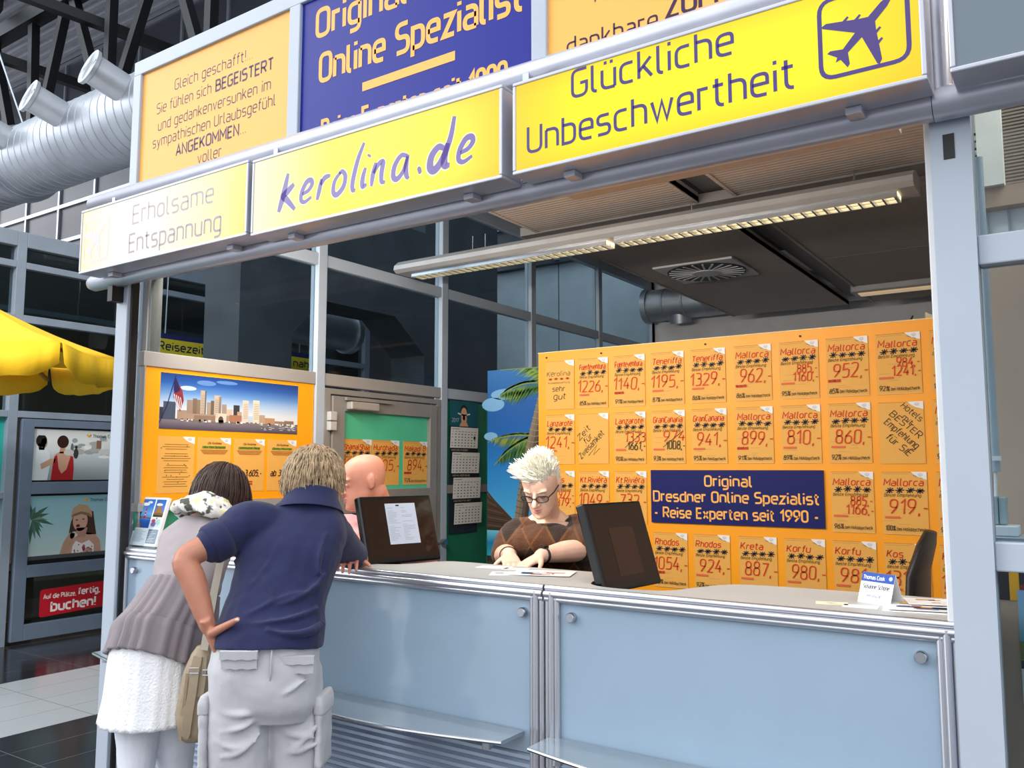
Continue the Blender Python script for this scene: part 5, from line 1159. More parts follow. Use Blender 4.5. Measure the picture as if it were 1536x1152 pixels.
def head(w, c_, f_, up=(0, 0, 1), s=1.0, jaw=1.0, ears=True):
    r, f_, u = frame(f_, up); T = lambda x, y, z: V(c_) + (r * x + f_ * y + u * z) * s
    sec = [(-.114, .020, .080, .045), (-.104, .036 * jaw, .092, .012), (-.086, .049 * jaw, .096, -.025), (-.06, .059 * jaw, .095, -.058), (-.03, .066, .092, -.082), (0, .072, .088, -.094), (.03, .0755, .092, -.100), (.06, .074, .087, -.099), (.086, .064, .068, -.086), (.104, .044, .042, -.06), (.114, .016, .01, -.025)]
    loft(w, [(T(0, (a + b_) / 2, z), r * hw * s, f_ * (a - b_) / 2 * s) for z, hw, a, b_ in sec], 28, 3, 2.15)
    limb(w, [(T(0, .088, .018), .008 * s), (T(0, .104, -.008), .0105 * s), (T(0, .121, -.027), .0115 * s), (T(0, .104, -.035), .010 * s)], 12)
    for sx_ in (-1, 1):
        ball(w, T(sx_ * .012, .102, -.031), r * .009 * s, f_ * .010 * s, u * .007 * s, 10, 6)
        ball(w, T(sx_ * .030, .080, .024), r * .024 * s, f_ * .014 * s, u * .008 * s, 12, 6)
        ball(w, T(sx_ * .031, .079, .004), r * .0145 * s, f_ * .0125 * s, u * .0115 * s, 12, 8)
        if ears:
            ball(w, T(sx_ * .076, -.012, -.004), r * .008 * s, f_ * .017 * s, u * .030 * s, 12, 8); ball(w, T(sx_ * .081, -.019, .006), r * .006 * s, f_ * .010 * s, u * .024 * s, 12, 8); ball(w, T(sx_ * .077, -.006, -.027), r * .006 * s, f_ * .008 * s, u * .008 * s, 10, 6)
    ball(w, T(0, .092, -.058), r * .022 * s, f_ * .010 * s, u * .006 * s, 14, 6); ball(w, T(0, .091, -.069), r * .019 * s, f_ * .010 * s, u * .007 * s, 14, 6); ball(w, T(0, .088, -.096), r * .020 * s, f_ * .014 * s, u * .013 * s, 12, 8)
    return T, r, f_, u
def hand(w, wr, d, n_, thumb, curl=.5, s=1.0, spread=.12, tang=.9):
    """wr wrist, d finger direction, n_ back-of-hand normal, thumb = +1/-1 side along d x n"""
    d = V(d).normalized(); n_ = V(n_); n_ = (n_ - d * n_.dot(d)).normalized(); sd_ = d.cross(n_).normalized() * thumb; wr = V(wr)
    loft(w, [(wr - d * .03 * s, sd_ * .027 * s, n_ * .020 * s), (wr + d * .0 * s, sd_ * .028 * s, n_ * .018 * s), (wr + d * .03 * s, sd_ * .037 * s, n_ * .017 * s), (wr + d * .065 * s, sd_ * .042 * s, n_ * .015 * s), (wr + d * .09 * s, sd_ * .040 * s, n_ * .012 * s)], 18, 3, 2.4)
    for k_, (o, L, cc) in enumerate(((.030, .070, .9), (.010, .080, 1.), (-.011, .074, 1.08), (-.030, .058, 1.2))):
        p = wr + d * (.085 - .004 * abs(k_ - 1)) * s + sd_ * o * s; a = (o / .03) * spread; dd = (d + sd_ * a).normalized(); pts = [(p - dd * .015 * s, .0092 * s)]; c_ = 0
        for q, (fl, rr) in enumerate(((.45, .0088), (.30, .0080), (.25, .0068))):
            c_ += curl * cc * (.7, 1.0, .8)[q]; v = dd * math.cos(c_) - n_ * math.sin(c_); p = p + v * L * fl * s; pts.append((p, rr * s))
        limb(w, pts, 10, 3)
    b_ = wr + d * .022 * s + sd_ * .026 * s - n_ * .004 * s; t1 = (d * math.cos(tang) + sd_ * math.sin(tang) - n_ * .25).normalized(); t2 = (t1 + d * .35 - n_ * .15 * curl).normalized()
    limb(w, [(b_ - t1 * .012 * s, .014 * s), (b_ + t1 * .032 * s, .0115 * s), (b_ + t1 * .032 * s + t2 * .028 * s, .0095 * s), (b_ + t1 * .032 * s + t2 * .048 * s, .0075 * s)], 10, 3)
    return b_ + t1 * .032 * s + t2 * .048 * s
def solid(w, name, m, parent, vox=.006, smooth=4, wr=0., wscale=.12, label=None, fac=.6):
    o = w.build(name, m, parent, smooth=True); 
    rm = o.modifiers.new('remesh', 'REMESH'); rm.mode = 'VOXEL'; rm.voxel_size = vox; rm.use_smooth_shade = True
    sm = o.modifiers.new('smooth', 'SMOOTH'); sm.iterations = smooth; sm.factor = fac
    if wr:
        tx = bpy.data.textures.get('fold%d' % int(wscale * 1000)) or bpy.data.textures.new('fold%d' % int(wscale * 1000), 'CLOUDS'); tx.noise_scale = wscale; tx.noise_depth = 2
        dm = o.modifiers.new('folds', 'DISPLACE'); dm.texture = tx; dm.strength = wr; dm.mid_level = .5; dm.texture_coords = 'LOCAL'
    if label: o['label'] = label
    return o
def skinmat(name, col):
    m = mat(name, col, .48, var=.07, vscale=14, bump=.08, bscale=220); b_ = m.node_tree.nodes['Principled BSDF']
    b_.inputs['Subsurface Weight'].default_value = .12; b_.inputs['Subsurface Radius'].default_value = (1, .3, .15); b_.inputs['Subsurface Scale'].default_value = .012; return m
def fabric(name, col, sc=420, st=.25, rough=.85, var=.05): 
    m = mat(name, col, rough, var=var, vscale=9, bump=st, bscale=sc, spec=.25); m.node_tree.nodes['Principled BSDF'].inputs['Sheen Weight'].default_value = .15; return m
def strands(w, roots, fn, r0=.0035, n=5):
    for p, nrm in roots:
        pts = fn(p, nrm); k_ = len(pts); w.tube(pts, [r0 * (1 - .75 * (i / (k_ - 1)) ** 1.5) for i in range(k_)], n, 0, False)
def eyes(T, r, f_, u, par, s=1., iris='5A6A78', closed=False, brow='6A5A4A', lip='B06A60', skin=None):
    for sx_ in (-1, 1):
        c = MB()
        if closed: c.tube([T(sx_ * (.019 + .024 * k_), .0905 - .004 * abs(2 * k_ - 1), -.0005 - .003 * math.sin(PI * k_)) for k_ in [i / 6 for i in range(7)]], .0013, 6); c.build('eyelash_line', mat('lash_dark', '2A1E1A', .6), par)
        else:
            ball(c, T(sx_ * .031, .0840, .004), r * .0110 * s, f_ * .0088 * s, u * .0048 * s); e = c.build('eye', mat('eye_white', 'E8E4DE', .2), par, smooth=True)
            c = MB(); ball(c, T(sx_ * .031, .0912, .004), r * .0050 * s, f_ * .0022 * s, u * .0044 * s); c.build('iris', mat('iris_' + iris, iris, .2), e, smooth=True)
        c = MB(); c.tube([T(sx_ * (.014 + .034 * k_), .0955 - .010 * k_ * k_, .021 + .006 * math.sin(PI * k_ * .8)) for k_ in [i / 6 for i in range(7)]], [.0022, .003, .0032, .003, .0026, .002, .0012], 6); c.build('eyebrow', mat('brow_' + brow, brow, .8), par, smooth=True)
    c = MB(); c.tube([T(.021 * k_, .1005 - .010 * k_ * k_, -.0585 + .002 * abs(k_)) for k_ in [-1, -.5, 0, .5, 1]], [.0012, .0036, .0042, .0036, .0012], 8); c.tube([T(.019 * k_, .0990 - .010 * k_ * k_, -.0665 - .001 * (1 - abs(k_))) for k_ in [-1, -.5, 0, .5, 1]], [.0012, .0042, .0052, .0042, .0012], 8)
    c.build('lips', mat('lip_' + lip, lip, .45), par, smooth=True)
def scalp(c_, r, f_, u, a, b_, h_, n_, cond, seed=1):
    rnd = random.Random(seed); out = []
    for i in range(n_):
        z = rnd.uniform(-.55, 1); an = rnd.uniform(0, 2 * PI); q = math.sqrt(max(0, 1 - z * z)); x, y = q * math.cos(an), q * math.sin(an)
        if cond(x, y, z): out.append((V(c_) + r * x * a + f_ * y * b_ + u * z * h_, (r * x / a + f_ * y / b_ + u * z / h_).normalized()))
    return out
SK1 = skinmat('skin_tanned', 'B87C64'); SK2 = skinmat('skin_ruddy', 'D9947C'); SK3 = skinmat('skin_fair', 'EBC0A8'); SK4 = skinmat('skin_light', 'DDAE96')
# ------------------------------------------------------------------ man in the navy polo shirt
fm = V((-.52, .85, 0)).normalized(); rm_ = V((fm.y, -fm.x, 0))
pm = thing('person', 'person with grey hair in a navy polo shirt leaning on the counter, hand on hip', 'person', (at(400, 975, 2.8).x, at(400, 975, 2.8).y, 0))
hip = at(398, 990, 2.80)
LS, RS = at(370, 788, 2.94), at(497, 800, 3.06); NB = at(470, 752, 3.06); HC = at(473, 716, 3.12)
EL, WL = at(279, 838, 2.80), at(312, 940, 2.74); ER = V((at(494, 838, 3.16).x, .03, 1.222)); WR = V((ER.x - .20, .17, 1.222))
w = MB()
hf = V((.10, .93, -.36)).normalized()
T, hr, hfw, hu = head(w, HC, hf, s=1.0)
limb(w, [(NB - V((0, 0, .06)), .062), (NB + V((0, 0, .0)), .056), (HC - hu * .05 - hfw * .03, .055)], 16)
def body(w, secs, r, fwd): loft(w, [(c_, r * a, fwd * b_) for c_, a, b_ in secs], 24, 4)
tf = (fm + V((0, 0, -.35))).normalized()
tsec = [(at(400, 990, 2.80), .145, .10), (at(408, 940, 2.82), .145, .10), (at(425, 870, 2.90), .15, .10), (at(436, 815, 2.97), .155, .10), (at(446, 782, 3.01), .135, .075), (at(462, 764, 3.05), .075, .05)]
body(w, tsec, rm_, fm)
def leg(w, h, k_, a, rr, foot):
    limb(w, [(h, rr[0]), (h.lerp(k_, .5), rr[1]), (k_, rr[2]), (k_.lerp(a, .35), rr[3]), (a, rr[4])], 16)
    if foot: loft(w, [(a + V((0, 0, -.02)) - foot * .05, foot.cross(V((0, 0, 1))) * .032, V((0, 0, .045))), (a + V((0, 0, -.03)) + foot * .02, foot.cross(V((0, 0, 1))) * .04, V((0, 0, .045))), (a + V((0, 0, -.055)) + foot * .12, foot.cross(V((0, 0, 1))) * .048, V((0, 0, .025))), (a + V((0, 0, -.065)) + foot * .18, foot.cross(V((0, 0, 1))) * .03, V((0, 0, .014)))], 14, 3)
HL, HR = at(358, 1020, 2.76), at(440, 1020, 2.84)
KL, KR = HL + V((-.01, .02, -.40)), HR + V((.01, .03, -.40)); AL, AR = KL + V((-.01, -.08, 0)), KR + V((.03, -.06, 0)); AL.z = AR.z = .085
for a, b_, c_ in ((HL, KL, AL), (HR, KR, AR)): leg(w, a, b_, c_, (.078, .072, .056, .05, .036), fm)
limb(w, [(LS, .040), (LS.lerp(EL, .5), .045), (EL, .041), (EL.lerp(WL, .3), .042), (EL.lerp(WL, .7), .034), (WL, .026)], 16)
limb(w, [(RS + V((0, 0, -.03)), .036), (RS.lerp(ER, .5), .040), (ER, .041), (ER.lerp(WR, .3), .042), (ER.lerp(WR, .8), .032), (WR, .026)], 16)
hand(w, WL, at(326, 978, 2.76) - WL, -(fm * .5 - rm_ * -.0) - rm_ * .9, 1 if True else -1, .35, 1.0, tang=1.25)
hand(w, WR, (-.8, .5, .02), (0, 0, 1), -1, .35)
tip = at(357, 929, 2.68); b0 = at(318, 950, 2.72); limb(w, [(b0, .016), (b0.lerp(tip, .4) , .0135), (b0.lerp(tip, .75), .011), (tip, .0085)], 12)
solid(w, 'body', SK1, pm, .0045, 3)
nl = MB(); ball(nl, tip + at(357, 926, 2.66) * 0 - FW * .008, RT * .007, UP * .0055, FW * .003); nl.build('thumb_nail', mat('nail', 'E6C4B4', .3), pm, smooth=True)
eyes(T, hr, hfw, hu, pm)
# polo shirt
m_navy = fabric('navy_pique', '252A50', 700, .3)
w = MB(); g = .016
ss = [(at(401, 970, 2.79), .175, .134), (at(404, 945, 2.81), .172, .130), (at(413, 910, 2.85), .166, .120), (at(427, 865, 2.91), .168, .120), (at(438, 818, 2.97), .184, .126), (at(447, 787, 3.01), .172, .105), (at(458, 767, 3.04), .13, .085), (at(467, 752, 3.06), .092, .078)]
body(w, ss, rm_, (fm + V((0, 0, -.10))))
SE = LS.lerp(EL, .52)
limb(w, [(at(400, 790, 2.97), .075), (LS, .078), (LS.lerp(SE, .5), .070), (SE, .066)], 20)
limb(w, [(at(490, 790, 3.03), .075), (RS, .072), (RS.lerp(ER, .5), .062), (RS.lerp(ER, .86), .056)], 20)
SP = [(401, 970, 2.79, .175, .134), (404, 945, 2.81, .172, .130), (413, 910, 2.85, .166, .120), (427, 865, 2.91, .168, .120), (438, 818, 2.97, .184, .126), (447, 787, 3.01, .172, .105)]
def surf(px, py, sec, inset=.004):
    sec = sorted(sec, key=lambda q: q[1]); i = max(0, min(len(sec) - 2, sum(q[1] < py for q in sec) - 1)); a, b_ = sec[i], sec[i + 1]; t = max(0, min(1, (py - a[1]) / (b_[1] - a[1])))
    cx, _, d, hw, hd = [x + (y - x) * t for x, y in zip(a, b_)]; k_ = max(-.97, min(.97, (px - cx) / (hw * 1273.56 / d))); return at(px, py, d - hd * (1 - abs(k_) ** 2.4) ** (1 / 2.4) + inset)
def folds(w, lines, sec, r=.010):
    for ln in lines: limb(w, [(surf(x, y, sec), r * (.35 + .65 * math.sin(PI * (i + .5) / len(ln)))) for i, (x, y) in enumerate(ln)], 10, 4)
folds(w, [[(356, 930), (385, 915), (425, 896), (465, 886)], [(356, 936), (395, 934), (440, 926), (478, 912)], [(352, 842), (374, 850), (398, 872), (412, 896)], [(352, 905), (372, 885), (400, 850), (415, 820)], [(488, 862), (468, 884), (440, 900), (415, 908)], [(484, 935), (462, 948), (430, 950), (400, 944)], [(490, 800), (480, 830), (478, 860)], [(362, 800), (380, 818), (392, 840)]], SP)
polo = solid(w, 'polo_shirt', m_navy, pm, .006, 4, .022, .14)
c = MB()                                           # ribbed sleeve cuff and collar
dS = (SE - LS).normalized(); c.tube([SE - dS * .035, SE - dS * .012, SE + dS * .018, SE + dS * .026], [.0705, .070, .069, .064], 24); c.build('sleeve_cuff', m_navy, polo, smooth=True)
c = MB(); cu = (hu * .3 + V((0, 0, 1)) + fm * .35).normalized(); cx_ = rm_; cy_ = cx_.cross(cu).normalized()
cb = at(467, 752, 3.06); rings = [(-.034, .122, .108), (-.026, .118, .105), (.012, .098, .088), (.036, .091, .082), (.044, .087, .078), (.038, .080, .072), (.0, .08, .072)]
loft(c, [(cb + cu * (z - .006), cx_ * a, cy_ * b_) for z, a, b_ in rings], 36, 3, 2.1, False); c.build('collar', m_navy, polo, smooth=True)
# cargo trousers
m_car = fabric('light_grey_cotton', 'BFC0C4', 500, .25)
w = MB()
body(w, [(at(399, 960, 2.80), .166, .118), (at(399, 985, 2.80), .174, .130), (at(399, 1020, 2.80), .180, .140), (at(399, 1050, 2.80), .176, .135), (at(399, 1075, 2.80), .15, .11)], rm_, fm)
for a, b_, c_ in ((HL, KL, AL), (HR, KR, AR)):
    limb(w, [(a + V((0, 0, .04)), .098), (a.lerp(b_, .3), .098), (a.lerp(b_, .65), .094), (b_, .088), (b_.lerp(c_, .5), .080), (c_ + V((0, 0, .03)), .072)], 22)
TP = [(399, 960, 2.80, .166, .118), (399, 985, 2.80, .174, .130), (399, 1020, 2.80, .180, .140), (399, 1052, 2.80, .176, .130)]
LP = [(354, 1040, 2.765, .098, .100), (352, 1100, 2.75, .097, .098), (350, 1170, 2.74, .092, .092)]; RP = [(442, 1040, 2.845, .098, .100), (443, 1100, 2.83, .097, .098), (446, 1170, 2.82, .092, .092)]
folds(w, [[(398, 1046), (375, 1038), (345, 1020)], [(410, 1046), (435, 1036), (462, 1018)], [(330, 1010), (352, 1026), (378, 1030)]], TP, .009)
folds(w, [[(394, 1060), (372, 1072), (340, 1070), (322, 1058)], [(394, 1072), (365, 1092), (330, 1098)], [(322, 1110), (350, 1122), (384, 1112)], [(390, 1100), (362, 1128), (332, 1136)]], LP, .010)
folds(w, [[(404, 1060), (430, 1074), (462, 1068)], [(404, 1078), (432, 1100), (468, 1106)], [(408, 1118), (440, 1128), (474, 1116)], [(474, 1090), (448, 1118), (418, 1140)]], RP, .010)
tro = solid(w, 'cargo_trousers', m_car, pm, .006, 4, .020, .14)
def pocket(cx, cy, d, wd, ht, name, dep=.016):
    c = MB(); o = at(cx, cy, d); a, b_ = RT * wd / 2, UP * ht / 2; nrm = -FW
    for z0, z1, sx0, th in ((-.9, .95, 1.0, .5), (.15, 1.0, 1.06, 1.0)):
        vs = []; N_ = 12
        for k_ in range(N_ + 1):
            t = -1 + 2 * k_ / N_; wv = .06 * math.sin(t * 9)
            for zz in (z0 + wv, z1): 
                for q in (0, 1): vs.append(o + a * t * sx0 + b_ * zz + nrm * (dep * th * q * (1 - .15 * t * t) - .014))
        fs = []
        for k_ in range(N_):
            i = 4 * k_; j = i + 4; fs += [(i, j, j + 1, i + 1)[::-1], (i + 2, j + 2, j + 3, i + 3), (i + 1, j + 1, j + 3, i + 3)[::-1] if False else (i + 1, i + 3, j + 3, j + 1)]
        fs += [(0, 1, 3, 2), (4 * N_, 4 * N_ + 2, 4 * N_ + 3, 4 * N_ + 1)]
        c.add(vs, fs)
    o_ = c.build(name, m_car, tro, smooth='auto')
pocket(357, 992, 2.650, .112, .060, 'back_pocket'); pocket(443, 999, 2.685, .110, .060, 'back_pocket')
w = MB()
for o, hgt in ((KL.lerp(HL, .62) - rm_ * .094, .2), (KR.lerp(HR, .62) + rm_ * .094, .2)):
    w = MB(); loft(w, [(o + V((0, 0, z)), fm * a, rm_ * .015) for z, a in ((-.11, .06), (-.10, .072), (.08, .072), (.095, .066))], 20, 3, 5); solid(w, 'cargo_pocket', m_car, tro, .006, 2, .012, .06)
    fl_ = MB(); loft(fl_, [(o + V((0, 0, z)), fm * a, rm_ * b_) for z, a, b_ in ((.055, .074, .021), (.09, .078, .020), (.115, .070, .012))], 20, 3, 5); solid(fl_, 'pocket_flap', m_car, tro, .005, 2)
sm_ = MB(); sm_.tube([at(408, 968, 2.675), at(407, 990, 2.668), at(406, 1010, 2.666), at(404, 1035, 2.678)], .003, 6); sm_.build('seat_seam', m_car, tro, smooth=True)
for a in (AL, AR):
    w = MB(); loft(w, [(V((a.x, a.y, .03)) + fm * q, rm_ * hw, V((0, 0, hz))) for q, hw, hz in ((-.085, .03, .028), (-.05, .043, .03), (.03, .047, .034), (.12, .054, .028), (.185, .046, .022), (.21, .02, .016))], 18, 3, 3); solid(w, 'shoe', mat('brown_shoe', '4A3A30', .55), pm, .006, 2)
# hair: greying, wavy, collar length
m_hair = mat('grey_blond_hair', '9A8468', .5, var=.30, vscale=60, spec=.4)
w = MB(); ball(w, HC + hu * .018 - hfw * .012, hr * .086, hfw * .100, hu * .102, 24, 16); ball(w, HC - hu * .035 - hfw * .05, hr * .078, hfw * .058, hu * .062, 20, 12); hair = solid(w, 'hair', m_hair, pm, .007, 3, .012, .03)
w = MB(); rnd = random.Random(5)
def wavy(p, nrm):
    L = rnd.uniform(.05, .095); ph = rnd.uniform(0, 6); side = V((rnd.uniform(-1, 1), rnd.uniform(-1, 1), 0)) * .3; pts = [p - nrm * .004]; d = (nrm * .35 - V((0, 0, .9)) - hu * .2 + side)
    d = (d - nrm * d.dot(nrm) * .75).normalized()
    for i in range(6):
        pts.append(pts[-1] + d * L / 6 + nrm * (.006 if i < 2 else .0) + hr * .0035 * math.sin(ph + i * 1.3)); d = (d + V((0, 0, -.22)) + nrm * .05 * math.sin(ph + i)).normalized()
    return pts
strands(w, scalp(HC + hu * .014 - hfw * .012, hr, hfw, hu, .088, .102, .104, 1500, lambda x, y, z: y < .55 + .3 * z and z > -.55, 3), wavy, .0042)
w.build('hair_strands', mat('grey_blond_strands', 'AA9272', .42, var=.38, vscale=45), hair, smooth=True)
# ------------------------------------------------------------------ woman in the grey tunic
fw_ = V((-.30, .95, 0)).normalized(); rw = V((fw_.y, -fw_.x, 0))
hx = at(238, 985, 3.12)
pw_ = thing('person', 'person with brown hair in a grey tunic and white skirt bending over the counter', 'person', (hx.x, hx.y, 0))
HC = at(330, 738, 3.50); hf = V((.02, .80, -.60)).normalized(); NB = at(307, 772, 3.42)
w = MB(); T, hr, hfw, hu = head(w, HC, hf, s=.94, jaw=.92)
limb(w, [(NB - V((.0, .02, .04)), .055), (NB, .048), (HC - hu * .05 - hfw * .03, .046)], 16)
wsec = [(at(238, 1000, 3.12), .14, .12), (at(254, 940, 3.15), .13, .11), (at(276, 885, 3.22), .115, .095), (at(290, 835, 3.31), .125, .09), (at(299, 800, 3.37), .13, .08), (at(304, 782, 3.40), .08, .06)]
body(w, wsec, rw, fw_)
HL, HR = at(212, 1010, 3.10), at(262, 1012, 3.16); KL, KR = at(203, 1165, 3.02), at(262, 1165, 3.14); AL = V((KL.x - .015, KL.y - .07, .08)); AR = V((KR.x + .0, KR.y - .02, .08))
for a, b_, c_ in ((HL, KL, AL), (HR, KR, AR)): leg(w, a, b_, c_, (.088, .076, .056, .054, .034), fw_)
LS, RS = at(276, 804, 3.36), at(340, 806, 3.46); EL, ER = V((LS.x + .03, .06, 1.235)), V((RS.x + .05, .07, 1.235)); WL, WR = V((EL.x + .10, .24, 1.225)), V((ER.x - .05, .26, 1.225))
for s_, e_, w_ in ((LS, EL, WL), (RS, ER, WR)): limb(w, [(s_, .046), (s_.lerp(e_, .5), .040), (e_, .034), (e_.lerp(w_, .4), .034), (w_, .023)], 14)
hand(w, WL, (.5, .8, .02), (0, 0, 1), 1, .35, .92); hand(w, WR, (-.5, .8, .02), (0, 0, 1), -1, .35, .92)
solid(w, 'body', SK4, pw_, .005, 3); eyes(T, hr, hfw, hu, pw_, .94)
m_tun = fabric('taupe_tunic', 'A69DA0', 420, .25); m_tun2 = fabric('taupe_tunic_skirt', '8F868B', 420, .25)
w = MB(); body(w, [(at(276, 892, 3.22), .132, .112), (at(283, 862, 3.26), .132, .110), (at(291, 830, 3.32), .140, .110), (at(298, 803, 3.37), .145, .10), (at(303, 784, 3.40), .105, .075), (at(306, 775, 3.42), .07, .06)], rw, (fw_ + V((0, 0, -.15))))
for s_, e_ in ((LS, EL), (RS, ER)): limb(w, [(s_ + V((0, -.01, .0)), .062), (s_.lerp(e_, .45), .056), (s_.lerp(e_, .75), .054)], 18)
tun = solid(w, 'tunic', m_tun, pw_, .0065, 5, .018, .12)
rnd = random.Random(11); ph = [(rnd.randint(9, 30), rnd.uniform(0, 6), rnd.uniform(.3, 1)) for _ in range(6)]
def ruf(k0, k1): return lambda an, t: (k0 + (k1 - k0) * t) * sum(a * math.sin(n_ * an + p_) for n_, p_, a in ph) / 2.2
def tier(secs, m, par, name, f_, n=120):
    w = MB(); loft(w, secs, n, 6, 2.1, False, f_); o = w.build(name, m, par, smooth=True); so = o.modifiers.new('thick', 'SOLIDIFY'); so.thickness = .004; so.offset = -1; return o
sx_ = lambda px, py, d, a, b_: (at(px, py, d), rw * a, fw_ * b_ + V((0, 0, -.06 * b_ / .1)))
tier([sx_(276, 884, 3.22, .128, .112), sx_(266, 912, 3.19, .142, .128), sx_(254, 938, 3.16, .152, .142), sx_(247, 952, 3.15, .157, .150)], m_tun2, tun, 'upper_tier', ruf(.05, .09))
tier([sx_(249, 946, 3.15, .157, .150), sx_(245, 958, 3.145, .166, .160), sx_(240, 980, 3.13, .165, .162), sx_(235, 1001, 3.12, .168, .166)], m_tun2, tun, 'lower_tier', ruf(.07, .11))
sk = tier([sx_(242, 960, 3.14, .145, .14), sx_(234, 1000, 3.12, .155, .15), (at(229, 1040, 3.09), rw * .158, fw_ * .155), (at(224, 1079, 3.07), rw * .166, fw_ * .162)], fabric('white_textured_skirt', 'F1F3F7', 120, .5), pw_, 'skirt', ruf(.012, .045))
w = MB()
for a, b_, c_ in ((HL, KL, AL), (HR, KR, AR)): limb(w, [(a, .092), (a.lerp(b_, .5), .080), (b_, .060), (b_.lerp(c_, .35), .058), (c_, .040)], 18)
solid(w, 'leggings', fabric('white_leggings', 'E3E6F0', 500, .15), pw_, .0065, 4, .006, .05)
for a in (AL, AR):
    w = MB(); loft(w, [(V((a.x, a.y, .028)) + fw_ * q, rw * hw, V((0, 0, hz))) for q, hw, hz in ((-.075, .026, .026), (-.04, .037, .028), (.03, .04, .03), (.11, .046, .025), (.165, .036, .02), (.185, .016, .014))], 18, 3, 3); solid(w, 'shoe', mat('white_shoe', 'DAD8D4', .5), pw_, .006, 2)
# scarf
w = MB(); cu = (NB - at(298, 800, 3.37)).normalized(); a_, b_ = rw, rw.cross(cu)
for k_ in range(3):
    ring = [NB - cu * (.020 * k_ - .030) + a_ * math.cos(t) * (.080 + .014 * k_ + .007 * math.sin(3 * t)) + b_ * math.sin(t) * (.078 + .012 * k_) + cu * .014 * math.sin(2 * t + 1.4 * k_) for t in [2 * PI * i / 26 for i in range(27)]]
    w.tube(ring, [.023 + .006 * math.sin(i * 1.7 + k_) for i in range(27)], 10)
m_sc = mat('white_yellow_scarf', 'F0EFE8', .85, var=.0, bump=.4, bscale=60); n2 = m_sc.node_tree; 
vz = n2.nodes.new('ShaderNodeTexNoise'); vz.inputs['Scale'].default_value = 22; cr_ = n2.nodes.new('ShaderNodeValToRGB'); tcn = n2.nodes.new('ShaderNodeTexCoord'); n2.links.new(tcn.outputs['Object'], vz.inputs['Vector']); n2.links.new(vz.outputs['Fac'], cr_.inputs[0]); n2.links.new(cr_.outputs[0], n2.nodes['Principled BSDF'].inputs['Base Color'])
e = cr_.color_ramp.elements; e[0].position = .40; e[0].color = (*rgb('5A5C50'), 1); e[1].position = .44; e[1].color = (*rgb('F4F3EE'), 1); q = e.new(.54); q.color = (*rgb('F4F3EE'), 1); q = e.new(.60); q.color = (*rgb('E6E2A8'), 1)
solid(w, 'scarf', m_sc, pw_, .005, 2, .010, .04)
m_h2 = mat('dark_brown_hair', '30201A', .5, var=.3, vscale=50, spec=.5)
w = MB(); ball(w, HC + hu * .012 - hfw * .008, hr * .083, hfw * .098, hu * .104, 24, 16); limb(w, [(HC - hfw * .03 + hu * .02, .066), (HC - hfw * .045 - hu * .05 - V((0, 0, .01)), .062), (HC - hfw * .04 - hu * .095 - V((0, 0, .03)), .046)], 18)
for q in (-1, 1): limb(w, [(HC + hr * q * .045 + hu * .03, .038), (HC + hr * q * .060 - V((0, 0, .05)), .034), (HC + hr * q * .066 + hfw * .01 - V((0, 0, .12)), .018)], 14)
hair = solid(w, 'hair', m_h2, pw_, .007, 4); w = MB()
rnd = random.Random(8)
def straight(p, nrm):
    L = rnd.uniform(.10, .18); pts = [p - nrm * .004]; d = -V((0, 0, 1)) * 1.0 - hu * .15 - hfw * .35; d = (d - nrm * d.dot(nrm)).normalized()
    for i in range(6): pts.append(pts[-1] + d * L / 6 + nrm * (.001 if i < 2 else -.0045)); d = (d + V((0, 0, -.25)) - nrm * .07).normalized()
    return pts
strands(w, scalp(HC + hu * .012 - hfw * .008, hr, hfw, hu, .092, .106, .112, 1500, lambda x, y, z: y < .75 and z > -.3, 4), straight, .0034); w.build('hair_strands', mat('brown_hair_strands', '402A20', .45, var=.35, vscale=40), hair, smooth=True)
# ------------------------------------------------------------------ beige shoulder bag of the woman
bg_ = thing('shoulder_bag', 'beige leather shoulder bag hanging between the bending woman and the navy polo shirt', 'bag', (at(296, 1050, 2.98).x, at(296, 1050, 2.98).y, .62))
m_lea = mat('beige_leather', 'A8977E', .5, var=.12, bump=.2, bscale=50); bd_ = V((-.10, .35, 0)).normalized() if False else fw_
w = MB(); bx = lambda px, py, a, b_, d=2.98: (at(px, py, d), RT * a, FW * b_)
loft(w, [bx(304, 968, .020, .02), bx(303, 985, .040, .04), bx(300, 1015, .058, .055), bx(297, 1050, .066, .065), bx(295, 1080, .066, .066), bx(294, 1100, .054, .055), bx(293, 1110, .03, .03)], 26, 4, 2.5); bag = solid(w, 'bag_body', m_lea, bg_, .006, 3, .014, .07)
def ribbon(pts, wd, th, name, m, par, side=None):
    w = MB(); pts = [V(p) for p in pts]; vs = []; k_ = len(pts)
    for i, p in enumerate(pts):
        t = (pts[min(i + 1, k_ - 1)] - pts[max(0, i - 1)]).normalized(); s_ = (side or t.cross(FW)).normalized(); n_ = t.cross(s_).normalized()
        for a, b_ in ((-1, -1), (1, -1), (1, 1), (-1, 1)): vs.append(p + s_ * wd / 2 * a + n_ * th / 2 * b_)
    fs = [(4 * i + j, 4 * i + (j + 1) % 4, 4 * i + 4 + (j + 1) % 4, 4 * i + 4 + j) for i in range(k_ - 1) for j in range(4)] + [(3, 2, 1, 0), (4 * k_ - 4, 4 * k_ - 3, 4 * k_ - 2, 4 * k_ - 1)]
    return w.add(vs, fs).build(name, m, par, smooth='auto')
m_str = mat('pale_strap', 'CFC6B6', .55, var=.06)
ribbon([at(345, 800, 3.10), at(338, 815, 3.0), at(329, 850, 2.97), at(321, 890, 2.955), at(313, 935, 2.95), at(306, 975, 2.95)], .026, .004, 'shoulder_strap', m_str, bg_)
